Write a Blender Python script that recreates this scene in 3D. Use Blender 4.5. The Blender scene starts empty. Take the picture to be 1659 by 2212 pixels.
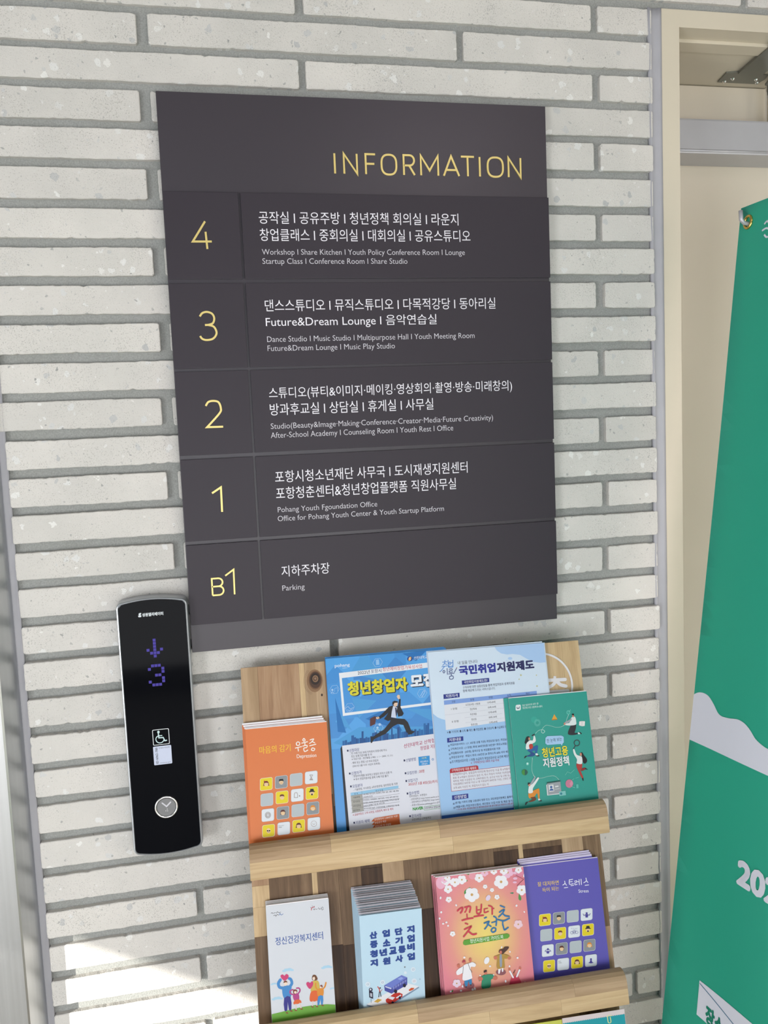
import bpy, bmesh, math, random
from mathutils import Vector, Matrix
random.seed(7)
# ---------------------------------------------------------------- camera
W_IMG, H_IMG, F_PX = 1659.0, 2212.0, 1800.0
PITCH, YAW, ROLL = (math.radians(a) for a in (5.44443926, 11.74291719, -2.44120748))
CAM = Vector((0.0, -1.45, 1.55))
FWD = Vector((math.sin(YAW) * math.cos(PITCH), math.cos(YAW) * math.cos(PITCH), -math.sin(PITCH)))
_r = Vector((math.cos(YAW), -math.sin(YAW), 0)); _u = _r.cross(FWD)
RGT = _r * math.cos(ROLL) + _u * math.sin(ROLL)
UPV = -_r * math.sin(ROLL) + _u * math.cos(ROLL)
sc = bpy.context.scene
C = sc.collection
cd = bpy.data.cameras.new('camera'); cam = bpy.data.objects.new('camera', cd); C.objects.link(cam)
M = Matrix((RGT, UPV, -FWD)).transposed().to_4x4(); M.translation = CAM
cam.matrix_world = M
cd.sensor_fit = 'VERTICAL'; cd.sensor_height = 24.0; cd.lens = F_PX / H_IMG * 24.0
cd.clip_start = 0.02; cd.clip_end = 60
sc.camera = cam
# ---------------------------------------------------------------- sky, sun, lamps, exposure
wd = bpy.data.worlds.new('sky'); sc.world = wd; wd.use_nodes = True
bg = wd.node_tree.nodes['Background']; bg.inputs[0].default_value = (0.72, 0.84, 1.0, 1); bg.inputs[1].default_value = 1.2
def lamp(name, kind, loc, dirv, energy, color, **kw):
    d = bpy.data.lights.new(name, kind); d.energy = energy; d.color = color
    for k, v in kw.items(): setattr(d, k, v)
    o = bpy.data.objects.new(name, d); C.objects.link(o); o.location = loc
    o.rotation_euler = Vector(dirv).to_track_quat('-Z', 'Y').to_euler()
    return o
SUN_DIR = Vector((1.5, 1.0, -0.27))
lamp('sun', 'SUN', (-4, -3, 3), SUN_DIR, 15.0, (1.0, 0.95, 0.86), angle=math.radians(0.53))
lamp('daylight_facade', 'AREA', (0.15, -3.95, 0.9), (0.0, 1, 0.03), 84, (0.97, 0.98, 1.0), shape='RECTANGLE', size=2.6, size_y=1.5)
lamp('side_fill', 'AREA', (-2.25, -2.45, 0.72), (1, 0.12, 0.03), 122, (0.97, 0.99, 1.0), shape='RECTANGLE', size=1.6, size_y=1.1)  # fill lamp added at the left to brighten the banner
lamp('ceiling_lamp_light', 'AREA', (0.95, -1.9, 2.66), (0, 0.0, -1), 12, (1.0, 0.86, 0.92), shape='RECTANGLE', size=0.5, size_y=0.5)
lamp('ceiling_lamp_light_far', 'AREA', (-0.9, -2.3, 2.66), (0, 0.0, -1), 1.5, (1.0, 0.97, 0.93), shape='RECTANGLE', size=0.9, size_y=0.6)
sc.view_settings.view_transform = 'Standard'; sc.view_settings.look = 'None'
sc.view_settings.gamma = 1.0; sc.view_settings.use_curve_mapping = False
sc.view_settings.exposure = -0.69
# ---------------------------------------------------------------- helpers
def ray(p):
    return RGT * ((p[0] - W_IMG / 2) / F_PX) - UPV * ((p[1] - H_IMG / 2) / F_PX) + FWD
class Plane:
    """a real plane in the room: origin o, right u, up v, normal n (towards the viewer)"""
    def __init__(s, o, u, v):
        s.o, s.u, s.v = Vector(o), Vector(u).normalized(), Vector(v).normalized(); s.n = s.u.cross(s.v).normalized()
    def at(s, p, off=0.0):
        d = ray(p); o = s.o + s.n * off
        P = CAM + d * ((o - CAM).dot(s.n) / d.dot(s.n)) - o
        return (P.dot(s.u), P.dot(s.v))
    def pt(s, a, b, off=0.0): return s.o + s.u * a + s.v * b + s.n * off
    def mat(s):
        m = Matrix((s.u, s.v, s.n)).transposed().to_4x4(); m.translation = s.o; return m
WALL = Plane((0, 0, 0), (1, 0, 0), (0, 0, 1))       # brick face, y = 0
def lin(h):
    if isinstance(h, str):
        v = [int(h[i:i + 2], 16) / 255 for i in (0, 2, 4)]
        return tuple(c / 12.92 if c <= 0.04045 else ((c + 0.055) / 1.055) ** 2.4 for c in v)
    return h
_inks = {}
def ink(h, rough=0.45, spec=0.3, gain=1.0):
    k = (h, rough, spec, gain)
    if k not in _inks:
        m = bpy.data.materials.new('ink_' + str(h)); m.use_nodes = True
        b = m.node_tree.nodes['Principled BSDF']; c = lin(h)
        gain *= 0.86; b.inputs['Base Color'].default_value = (c[0] * gain, c[1] * gain, c[2] * gain, 1); b.inputs['Roughness'].default_value = rough
        b.inputs['Specular IOR Level'].default_value = spec
        _inks[k] = m
    return _inks[k]
def new_mat(name):
    m = bpy.data.materials.new(name); m.use_nodes = True
    nt = m.node_tree; return m, nt, nt.nodes['Principled BSDF']
def node(nt, t, **kw):
    n = nt.nodes.new(t)
    for k, v in kw.items():
        if k in n.inputs: n.inputs[k].default_value = v
        else: setattr(n, k, v)
    return n
def ramp(nt, fac, stops, interp='LINEAR'):
    r = nt.nodes.new('ShaderNodeValToRGB'); r.color_ramp.interpolation = interp
    e = r.color_ramp.elements
    while len(e) < len(stops): e.new(0.5)
    for x, (p, c) in zip(e, stops):
        x.position = p; x.color = (*c, 1) if len(c) == 3 else c
    nt.links.new(fac, r.inputs[0]); return r.outputs[0]
def mixc(nt, fac, a, b, mode='MIX'):
    m = nt.nodes.new('ShaderNodeMix'); m.data_type = 'RGBA'; m.blend_type = mode
    for i, s in ((0, fac), (6, a), (7, b)):
        if isinstance(s, bpy.types.NodeSocket): nt.links.new(s, m.inputs[i])
        elif isinstance(s, (int, float)): m.inputs[i].default_value = s
        else: m.inputs[i].default_value = (*s, 1)
    return m.outputs[2]
def link_obj(name, me, mat=None, parent=None, smooth=False):
    o = bpy.data.objects.new(name, me); C.objects.link(o)
    if mat is not None and not me.materials:
        for m in (mat if isinstance(mat, (list, tuple)) else [mat]): me.materials.append(m)
    if parent: o.parent = parent
    if smooth: me.shade_smooth()
    return o
def from_bm(name, bm, mat, parent=None, smooth=False):
    me = bpy.data.meshes.new(name); bmesh.ops.recalc_face_normals(bm, faces=bm.faces); bm.to_mesh(me); bm.free()
    return link_obj(name, me, mat, parent, smooth)
def struct(o): o['kind'] = 'structure'; return o
def thing(name, label, cat, plane=None, loc=(0, 0, 0), group=None):
    o = bpy.data.objects.new(name, None); C.objects.link(o); o.empty_display_size = 0.05
    if plane: o.matrix_world = plane.mat()
    else: o.location = loc
    o['label'] = label; o['category'] = cat
    if group: o['group'] = group
    return o
def box(bm, x0, x1, y0, y1, z0, z1, bev=0):
    vs = [bm.verts.new((x, y, z)) for x in (x0, x1) for y in (y0, y1) for z in (z0, z1)]
    fs = [bm.faces.new([vs[i] for i in q]) for q in ((0, 1, 3, 2), (4, 6, 7, 5), (0, 4, 5, 1), (2, 3, 7, 6), (0, 2, 6, 4), (1, 5, 7, 3))]
    if bev:
        es = list({e for f in fs for e in f.edges})
        bmesh.ops.bevel(bm, geom=es, offset=bev, segments=2, affect='EDGES', profile=0.7)
    return fs
def boxo(name, dims, mat, parent=None, bev=0):
    bm = bmesh.new(); box(bm, *dims, bev=bev); return from_bm(name, bm, mat, parent)
def prism(bm, pts, f0, f1):
    """pts 2D outline; f0/f1 map (a,b) to the 3D back and front point"""
    A = [bm.verts.new(f0(*p)) for p in pts]; B = [bm.verts.new(f1(*p)) for p in pts]; n = len(pts)
    bm.faces.new(A[::-1]); bm.faces.new(B)
    for i in range(n): bm.faces.new((A[i], A[(i + 1) % n], B[(i + 1) % n], B[i]))
def tube(bm, pts, r, seg=12, closed=False):
    pts = [Vector(p) for p in pts]; n = len(pts); rings = []
    prev = None
    for i, p in enumerate(pts):
        a = pts[(i - 1) % n] if (closed or i) else p; b = pts[(i + 1) % n] if (closed or i < n - 1) else p
        t = (b - a).normalized()
        if prev is None: s = t.orthogonal().normalized()
        else: s = (prev - t * prev.dot(t)).normalized()
        prev = s; q = t.cross(s); rr = r[i] if isinstance(r, (list, tuple)) else r
        rings.append([bm.verts.new(p + (s * math.cos(2 * math.pi * k / seg) + q * math.sin(2 * math.pi * k / seg)) * rr) for k in range(seg)])
    for i in range(n if closed else n - 1):
        A, B = rings[i], rings[(i + 1) % n]
        for k in range(seg): bm.faces.new((A[k], A[(k + 1) % seg], B[(k + 1) % seg], B[k]))
    if not closed:
        bm.faces.new(rings[0][::-1]); bm.faces.new(rings[-1])
def disc(bm, cx, cy, z0, z1, r, seg=48, r1=None):
    r1 = r if r1 is None else r1
    A = [bm.verts.new((cx + r * math.cos(2 * math.pi * k / seg), cy + r * math.sin(2 * math.pi * k / seg), z0)) for k in range(seg)]
    B = [bm.verts.new((cx + r1 * math.cos(2 * math.pi * k / seg), cy + r1 * math.sin(2 * math.pi * k / seg), z1)) for k in range(seg)]
    bm.faces.new(A[::-1]); bm.faces.new(B)
    for k in range(seg): bm.faces.new((A[k], A[(k + 1) % seg], B[(k + 1) % seg], B[k]))
def catmull(P, n=5, closed=False):
    out = []; m = len(P)
    for i in range(m if closed else m - 1):
        p0, p1, p2, p3 = (P[(i + k) % m] if closed else P[min(max(i + k, 0), m - 1)] for k in (-1, 0, 1, 2))
        for j in range(n):
            t = j / n
            out.append(tuple(0.5 * (2 * p1[d] + (p2[d] - p0[d]) * t + (2 * p0[d] - 5 * p1[d] + 4 * p2[d] - p3[d]) * t * t + (3 * p1[d] - p0[d] - 3 * p2[d] + p3[d]) * t ** 3) for d in (0, 1)))
    if not closed: out.append(tuple(P[-1]))
    return out
def rrect(x0, x1, y0, y1, r, n=5):
    out = []
    for cx, cy, a in ((x1 - r, y1 - r, 0), (x0 + r, y1 - r, 90), (x0 + r, y0 + r, 180), (x1 - r, y0 + r, 270)):
        for k in range(n + 1):
            t = math.radians(a + 90 * k / n); out.append((cx + r * math.cos(t), cy + r * math.sin(t)))
    return out
_tc = {}
def text_data(s, bold=0.0):
    """flat outline of a word; bold > 0 widens every stroke by laying shifted copies side by side"""
    if bold > 0:
        V, P = text_data(s); o, q = [], []
        sh = [(bold * math.cos(math.pi * i / 4), bold * math.sin(math.pi * i / 4)) for i in range(8)] if bold >= 0.028 else [(-bold / 2, 0), (bold / 2, 0)]
        for i_, (dx, dy) in enumerate(sh):
            b = len(o); o += [(x + dx, y + dy, 6e-6 * i_) for x, y in V]; q += [tuple(i + b for i in p) for p in P]
        return o, q
    k = (s, bold)
    if k not in _tc:
        c = bpy.data.curves.new('t', 'FONT'); c.body = s; c.resolution_u = 3; c.offset = bold; c.fill_mode = 'FRONT'
        o = bpy.data.objects.new('t', c); me = bpy.data.meshes.new_from_object(o)
        V = [(v.co.x, v.co.y) for v in me.vertices]; P = [tuple(p.vertices) for p in me.polygons]
        bpy.data.objects.remove(o); bpy.data.curves.remove(c); bpy.data.meshes.remove(me)
        _tc[k] = (V, P)
    return _tc[k]
class Art:
    """flat print on a sheet. S maps source coordinates (photo crop) to pixels; every mark lands on the sheet's own plane"""
    def __init__(s, plane, off, crop=(0, 0, 1.0)):
        s.p, s.off, s.crop, s.parts, s.z = plane, off, crop, {}, 0.0
        s.clip = None
    def L(s, x, y):
        cx, cy, k = s.crop; return s.p.at((cx + x / k, cy + y / k), s.off)
    def up(s, d=0.000012): s.z += d
    def add(s, part, col, V, P):
        if s.clip:
            w, h = s.clip; V = [(v[0], v[1], v[2] if len(v) > 2 else 0.0) for v in V]
            if any(not (0 <= v[0] <= w and 0 <= v[1] <= h) for v in V):
                nV, nP = [], []
                for p in P:
                    q = [V[i] for i in p]
                    for ax, lim, sg in ((0, 0.0, 1), (0, w, -1), (1, 0.0, 1), (1, h, -1)):
                        o = []
                        for a, b in zip(q, q[1:] + q[:1]):
                            da, db = (a[ax] - lim) * sg, (b[ax] - lim) * sg
                            if da >= 0: o.append(a)
                            if (da >= 0) != (db >= 0): t = da / (da - db); o.append(tuple(a[k] + (b[k] - a[k]) * t for k in range(3)))
                        q = o
                        if len(q) < 3: break
                    if len(q) >= 3: nP.append(tuple(range(len(nV), len(nV) + len(q)))); nV += q
                V, P = nV, nP
                if not V: return
        d = s.parts.setdefault(part, []); d.append((col, [(v[0], v[1], s.off + 0.0001 + s.z + (v[2] if len(v) > 2 else 0.0)) for v in V], P))
    def poly(s, pts, col, part='picture', smooth=0):
        if smooth: pts = catmull(pts, smooth, True)
        V = [s.L(*p) for p in pts]; s.add(part, col, V, [tuple(range(len(V)))]); s.up(0.000003)
    def ell(s, x, y, rx, ry, col, part='picture', n=20, rot=0):
        c, q = math.cos(rot), math.sin(rot)
        s.poly([(x + rx * math.cos(2 * math.pi * k / n) * c - ry * math.sin(2 * math.pi * k / n) * q, y + rx * math.cos(2 * math.pi * k / n) * q + ry * math.sin(2 * math.pi * k / n) * c) for k in range(n)], col, part)
    def line(s, pts, w, col, part='picture', smooth=0, taper=False):
        if smooth: pts = catmull(pts, smooth)
        n = len(pts); A_, B_ = [], []; tan = []
        for i in range(n):
            p = pts[i]; q0 = pts[max(i - 1, 0)]; q1 = pts[min(i + 1, n - 1)]
            d1 = Vector((p[0] - q0[0], p[1] - q0[1])); d2 = Vector((q1[0] - p[0], q1[1] - p[1]))
            if d1.length < 1e-9: d1 = d2.copy()
            if d2.length < 1e-9: d2 = d1.copy()
            d1.normalize(); d2.normalize(); t = d1 + d2; t = t.normalized() if t.length > 0.2 else d1
            k = min(1.6, 1 / max(0.3, t.dot(d1))); A_.append((p[0] - t.y * w / 2 * k, p[1] + t.x * w / 2 * k)); B_.append((p[0] + t.y * w / 2 * k, p[1] - t.x * w / 2 * k)); tan.append(t)
        V = A_ + B_; P = [(i, i + 1, n + i + 1, n + i) for i in range(n - 1)]
        if math.dist(pts[0], pts[-1]) > w * 0.6:
            for i, sg in ((0, -1), (n - 1, 1)):
                t = tan[i] * sg; b = len(V); x, y = pts[i]; a0 = math.atan2(t.y, t.x)
                V += [(x + w / 2 * math.cos(a0 + math.radians(g)), y + w / 2 * math.sin(a0 + math.radians(g))) for g in (90, 54, 18, -18, -54, -90)]; P.append(tuple(range(b, b + 6)))
        s.add(part, col, [s.L(*v) for v in V], P); s.up(0.000003)
    def text(s, t, x0, y0, x1, y1, h, col, bold=0.0, part='lettering', sh=None):
        """t between (x0,y0) and (x1,y1) = middles of its left and right end, h = height of its box"""
        V, P = text_data(t, bold)
        if not V: return
        ax, bx = min(v[0] for v in V), max(v[0] for v in V); ay, by = min(v[1] for v in V), max(v[1] for v in V)
        p0, p1 = s.L(x0, y0), s.L(x1, y1); top, bot = s.L(x0, y0 - h / 2), s.L(x0, y0 + h / 2)
        H = top[1] - bot[1]; ux, uy = p1[0] - p0[0], p1[1] - p0[1]
        if abs(uy) < 0.03 * abs(ux): m = (p0[1] + p1[1]) / 2; p0 = (p0[0], m); uy = 0
        out = []
        for vv in V:
            vx, vy = vv[0], vv[1]; a = (vx - ax) / (bx - ax); b = (vy - (ay + by) / 2) / (by - ay) * H
            out.append((p0[0] + a * ux, p0[1] + a * uy + b, vv[2] if len(vv) > 2 else 0.0))
        s.add(part, col, out, P); s.up(0.000003)
    def build(s, parent, names=None, gain=1.0, rough=0.45, spec=0.3):
        res = {}
        for part, items in s.parts.items():
            V, P, mi, mats = [], [], [], []
            for col, vs, ps in items:
                m = ink(col, rough, spec, gain) if not isinstance(col, bpy.types.Material) else col
                if m not in mats: mats.append(m)
                b = len(V); V += vs
                for p in ps: P.append(tuple(b + i for i in p)); mi.append(mats.index(m))
            me = bpy.data.meshes.new(part); me.from_pydata(V, [], P)
            for m in mats: me.materials.append(m)
            me.polygons.foreach_set('material_index', mi)
            # face the viewer
            flip = [f.index for f in me.polygons if f.normal.z < 0]
            if flip:
                bm = bmesh.new(); bm.from_mesh(me); bm.faces.ensure_lookup_table()
                bmesh.ops.reverse_faces(bm, faces=[bm.faces[i] for i in flip]); bm.to_mesh(me); bm.free()
            res[part] = link_obj(part, me, None, parent if not isinstance(parent, dict) else parent[part])
        return res
# ---------------------------------------------------------------- materials
def brick_mat():
    m, nt, b = new_mat('pale_concrete_brick'); L = nt.links.new
    geo = node(nt, 'ShaderNodeNewGeometry'); oi = node(nt, 'ShaderNodeObjectInfo')
    off = node(nt, 'ShaderNodeVectorMath', operation='ADD'); L(geo.outputs['Position'], off.inputs[0])
    sc_ = node(nt, 'ShaderNodeVectorMath', operation='SCALE'); sc_.inputs[0].default_value = (7, 3, 5); L(oi.outputs['Random'], sc_.inputs['Scale']); L(sc_.outputs[0], off.inputs[1])
    P = off.outputs[0]
    tone = ramp(nt, oi.outputs['Random'], [(0.0, (0.575, 0.55, 0.52)), (0.5, (0.62, 0.592, 0.565)), (1.0, (0.665, 0.636, 0.60))])
    big = node(nt, 'ShaderNodeTexNoise', Scale=9.0, Detail=3.0); L(P, big.inputs['Vector'])
    c = mixc(nt, 0.5, tone, ramp(nt, big.outputs[0], [(0.3, (0.54, 0.54, 0.515)), (0.7, (0.68, 0.665, 0.63))]))
    # aggregate chips, a few per brick
    dist = node(nt, 'ShaderNodeTexNoise', Scale=90.0, Detail=2.0); L(P, dist.inputs['Vector'])
    pv = node(nt, 'ShaderNodeVectorMath', operation='MULTIPLY_ADD'); L(dist.outputs['Color'], pv.inputs[0]); pv.inputs[1].default_value = (0.014,) * 3; L(P, pv.inputs[2])
    def chips(scale, rad, keep, colr, c):
        v = node(nt, 'ShaderNodeTexVoronoi', Scale=scale); L(pv.outputs[0], v.inputs['Vector'])
        sep = node(nt, 'ShaderNodeSeparateColor'); L(v.outputs['Color'], sep.inputs[0])
        a = node(nt, 'ShaderNodeMath', operation='LESS_THAN'); L(v.outputs['Distance'], a.inputs[0]); a.inputs[1].default_value = rad
        k = node(nt, 'ShaderNodeMath', operation='GREATER_THAN'); L(sep.outputs[0], k.inputs[0]); k.inputs[1].default_value = keep
        q = node(nt, 'ShaderNodeMath', operation='MULTIPLY'); L(a.outputs[0], q.inputs[0]); L(k.outputs[0], q.inputs[1])
        col = ramp(nt, sep.outputs[1], colr)
        return mixc(nt, q.outputs[0], c, col), q.outputs[0]
    c, q1 = chips(62, 0.36, 0.83, [(0, (0.75, 0.745, 0.72)), (0.5, (0.66, 0.66, 0.65)), (0.72, (0.47, 0.475, 0.475)), (1, (0.74, 0.73, 0.70))], c)
    c, q2 = chips(150, 0.30, 0.90, [(0, (0.76, 0.75, 0.73)), (0.5, (0.36, 0.36, 0.35)), (1, (0.72, 0.7, 0.68))], c)
    # pores
    po = node(nt, 'ShaderNodeTexNoise', Scale=640.0, Detail=2.0); L(P, po.inputs['Vector'])
    dens = node(nt, 'ShaderNodeTexNoise', Scale=16.0, Detail=2.0); L(P, dens.inputs['Vector'])
    sm = node(nt, 'ShaderNodeMath', operation='MULTIPLY_ADD'); L(dens.outputs[0], sm.inputs[0]); sm.inputs[1].default_value = 0.22; L(po.outputs[0], sm.inputs[2])
    pore = ramp(nt, sm.outputs[0], [(0.0, (1, 1, 1)), (0.75, (1, 1, 1)), (0.775, (0, 0, 0)), (1, (0, 0, 0))])
    c = mixc(nt, pore, mixc(nt, 0.5, c, (0.25, 0.25, 0.235)), c)
    L(c, b.inputs['Base Color']); b.inputs['Roughness'].default_value = 0.92; b.inputs['Specular IOR Level'].default_value = 0.2
    fine = node(nt, 'ShaderNodeTexNoise', Scale=420.0, Detail=3.0); L(P, fine.inputs['Vector'])
    mx = node(nt, 'ShaderNodeMath', operation='MULTIPLY'); L(fine.outputs[0], mx.inputs[0]); L(pore, mx.inputs[1])
    bp = node(nt, 'ShaderNodeBump', Strength=0.55, Distance=0.0012); L(mx.outputs[0], bp.inputs['Height']); L(bp.outputs[0], b.inputs['Normal'])
    return m
def mortar_mat():
    m, nt, b = new_mat('grey_mortar'); L = nt.links.new
    geo = node(nt, 'ShaderNodeNewGeometry')
    n1 = node(nt, 'ShaderNodeTexNoise', Scale=420.0, Detail=3.0); L(geo.outputs['Position'], n1.inputs['Vector'])
    n2 = node(nt, 'ShaderNodeTexNoise', Scale=12.0, Detail=3.0); L(geo.outputs['Position'], n2.inputs['Vector'])
    c = mixc(nt, 0.45, ramp(nt, n2.outputs[0], [(0.3, (0.285, 0.295, 0.28)), (0.7, (0.335, 0.348, 0.342))]), ramp(nt, n1.outputs[0], [(0.3, (0.215, 0.22, 0.205)), (0.7, (0.40, 0.405, 0.39))]))
    L(c, b.inputs['Base Color']); b.inputs['Roughness'].default_value = 0.95; b.inputs['Specular IOR Level'].default_value = 0.15
    bp = node(nt, 'ShaderNodeBump', Strength=0.55, Distance=0.0015); L(n1.outputs[0], bp.inputs['Height']); L(bp.outputs[0], b.inputs['Normal'])
    return m
def plain(name, col, rough=0.6, metal=0.0, spec=0.5, var=0.0, vscale=20, bump=0.0, bscale=300):
    m, nt, b = new_mat(name); L = nt.links.new; c = lin(col)
    b.inputs['Roughness'].default_value = rough; b.inputs['Metallic'].default_value = metal; b.inputs['Specular IOR Level'].default_value = spec
    geo = node(nt, 'ShaderNodeNewGeometry')
    n = node(nt, 'ShaderNodeTexNoise', Scale=float(vscale), Detail=3.0); L(geo.outputs['Position'], n.inputs['Vector'])
    L(ramp(nt, n.outputs[0], [(0.3, tuple(x * (1 - var) for x in c)), (0.7, tuple(min(1, x * (1 + var)) for x in c))]), b.inputs['Base Color'])
    if bump:
        n3 = node(nt, 'ShaderNodeTexNoise', Scale=float(bscale), Detail=2.0); L(geo.outputs['Position'], n3.inputs['Vector'])
        bp = node(nt, 'ShaderNodeBump', Strength=bump, Distance=0.001); L(n3.outputs[0], bp.inputs['Height']); L(bp.outputs[0], b.inputs['Normal'])
    return m
def brushed(name, col, rough, axis_scale, metal=1.0):
    m, nt, b = new_mat(name); L = nt.links.new
    tc = node(nt, 'ShaderNodeTexCoord'); mp = node(nt, 'ShaderNodeMapping'); mp.inputs['Scale'].default_value = axis_scale
    L(tc.outputs['Object'], mp.inputs['Vector']); n = node(nt, 'ShaderNodeTexNoise', Scale=1.0, Detail=4.0); L(mp.outputs[0], n.inputs['Vector'])
    c = lin(col); b.inputs['Metallic'].default_value = metal
    if metal == 0: b.inputs['Specular IOR Level'].default_value = 0.22
    L(ramp(nt, n.outputs[0], [(0.3, tuple(x * 0.965 for x in c)), (0.7, tuple(min(1, x * 1.03) for x in c))]), b.inputs['Base Color'])
    L(ramp(nt, n.outputs[0], [(0.2, (rough * 0.93,) * 3), (0.8, (rough * 1.08,) * 3)]), b.inputs['Roughness'])
    return m
_w = {}
def wood(tone, vertical):
    """glued hardwood strip; grain runs along local x (ledges) or local y (board)"""
    k = (tone, vertical)
    if k in _w: return _w[k]
    m, nt, b = new_mat('acacia_' + tone); L = nt.links.new
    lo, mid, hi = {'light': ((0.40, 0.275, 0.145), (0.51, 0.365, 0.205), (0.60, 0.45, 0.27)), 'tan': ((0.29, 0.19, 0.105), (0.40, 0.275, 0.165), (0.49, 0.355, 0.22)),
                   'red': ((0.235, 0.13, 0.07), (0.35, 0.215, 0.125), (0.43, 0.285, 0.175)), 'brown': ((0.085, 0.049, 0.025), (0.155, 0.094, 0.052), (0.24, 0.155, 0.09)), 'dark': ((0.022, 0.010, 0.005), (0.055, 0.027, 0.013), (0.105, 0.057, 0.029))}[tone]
    tc = node(nt, 'ShaderNodeTexCoord'); oi = node(nt, 'ShaderNodeObjectInfo')
    r = node(nt, 'ShaderNodeVectorMath', operation='SCALE'); r.inputs[0].default_value = (3.1, 4.7, 1.3); L(oi.outputs['Random'], r.inputs['Scale'])
    ad = node(nt, 'ShaderNodeVectorMath', operation='ADD'); L(tc.outputs['Object'], ad.inputs[0]); L(r.outputs[0], ad.inputs[1])
    mp = node(nt, 'ShaderNodeMapping'); mp.inputs['Scale'].default_value = (42, 3.2, 42) if vertical else (3.2, 42, 42); L(ad.outputs[0], mp.inputs['Vector'])
    w = node(nt, 'ShaderNodeTexNoise', Scale=1.0, Detail=5.0, Roughness=0.6, Distortion=0.9); L(mp.outputs[0], w.inputs['Vector'])
    mp2 = node(nt, 'ShaderNodeMapping'); mp2.inputs['Scale'].default_value = (330, 16, 330) if vertical else (16, 330, 330); L(ad.outputs[0], mp2.inputs['Vector'])
    g = node(nt, 'ShaderNodeTexNoise', Scale=1.0, Detail=2.0); L(mp2.outputs[0], g.inputs['Vector'])
    c = ramp(nt, w.outputs[0], [(0.25, lo), (0.5, mid), (0.72, hi)])
    c = mixc(nt, ramp(nt, g.outputs[0], [(0.3, (0.45,) * 3), (0.5, (0, 0, 0))]), c, lo)
    L(c, b.inputs['Base Color']); b.inputs['Roughness'].default_value = 0.5; b.inputs['Specular IOR Level'].default_value = 0.25
    bp = node(nt, 'ShaderNodeBump', Strength=0.15, Distance=0.0006); L(g.outputs[0], bp.inputs['Height']); L(bp.outputs[0], b.inputs['Normal'])
    _w[k] = m; return m
BRICK, MORTAR = brick_mat(), mortar_mat()
CAULK = plain('grey_sealant', 'a5a5ab', 0.45, var=0.05, vscale=14, bump=0.12, bscale=60)
BEIGE = plain('beige_enamel', 'ccc4b2', 0.38, spec=0.4, var=0.02, vscale=7, bump=0.05, bscale=120)
LEAF = plain('beige_door_paint', 'd8cfbf', 0.5, spec=0.35, var=0.02, vscale=5, bump=0.04, bscale=160)
PLASTER = plain('off_white_plaster', 'd8d6d0', 0.9, var=0.03, vscale=5, bump=0.2, bscale=90)
FLOORM = plain('pale_stone_floor', 'c2bdb3', 0.35, var=0.08, vscale=25)
SIGNM = brushed('charcoal_anodised', '38333a', 0.45, (3, 3, 120), metal=0.0)
SIGNB = brushed('charcoal_board', '3a353c', 0.36, (3, 3, 120), metal=0.0); SIGNB.node_tree.nodes['Principled BSDF'].inputs['Specular IOR Level'].default_value = 0.45
SIGNE = plain('charcoal_edge', '5c5860', 0.35, metal=0.4)
GOLD = plain('pale_gold', 'dcc77c', 0.38, metal=0.35, spec=0.5, var=0.03)
SILVER = plain('satin_silver', 'a9adb2', 0.3, metal=0.55)
STEEL = brushed('brushed_stainless', 'c2c4c6', 0.32, (300, 300, 0.35))
ALU = plain('silver_paint', 'b9bac0', 0.38, metal=0.35, var=0.02)
ARM = plain('grey_steel_arm', '7b7c74', 0.4, metal=0.6)
CHROME = plain('chrome', 'e8e8ea', 0.08, metal=1.0)
BRASS = plain('brass', 'd8b86a', 0.2, metal=1.0)
PAPER = plain('white_paper', 'e2e0e4', 0.6, spec=0.2)
DARKJ = plain('dark_joint', '2a2c2b', 0.8)
def black_glass():
    m, nt, b = new_mat('black_glass'); b.inputs['Base Color'].default_value = (0.0022, 0.0026, 0.0042, 1); b.inputs['Roughness'].default_value = 0.06; b.inputs['Specular IOR Level'].default_value = 0.05
    return m
GLASS = black_glass()
def emit(name, col, k):
    m, nt, b = new_mat(name); b.inputs['Base Color'].default_value = (0.01, 0.005, 0.05, 1); b.inputs['Emission Color'].default_value = (*lin(col), 1); b.inputs['Emission Strength'].default_value = k
    return m
# ---------------------------------------------------------------- brick wall
TOPL = [(0, -66), (0, 18), (0, 101), (0, 184), (0, 269), (0, 355), (0, 446), (0, 531), (0, 615), (0, 701), (15, 784), (1, 870), (9, 955), (16, 1037), (24, 1117), (30, 1197), (36, 1277), (43, 1360), (49, 1435), (55, 1516), (62, 1594), (69, 1670), (75, 1747), (81, 1822), (87, 1897), (94, 1975), (102, 2051), (107, 2120), (113, 2190)]
TOPR = [(1395, 10), (1395, 84), (1397, 164), (1399, 238), (1400, 315), (1402, 391), (1403, 466), (1405, 540), (1406, 612), (1407, 685), (1408, 757), (1409, 825), (1410, 897), (1412, 966), (1414, 1034), (1416, 1103), (1418, 1171), (1419, 1239), (1420, 1305), (1422, 1374), (1424, 1442), (1426, 1509), (1427, 1574), (1429, 1641), (1430, 1708), (1432, 1772), (1434, 1836), (1435, 1902), (1436, 1970)]
BOTL = [(0, 0), (0, 86), (0, 166), (0, 253), (0, 338), (0, 425), (0, 511), (0, 592), (0, 677), (0, 764), (5, 849), (5, 931), (14, 1016), (22, 1098), (28, 1176), (33, 1255), (40, 1337), (46, 1416), (52, 1493), (59, 1572), (68, 1648), (73, 1726), (80, 1807), (85, 1878), (91, 1952), (98, 2030), (106, 2103), (112, 2172), (118, 2245)]
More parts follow.
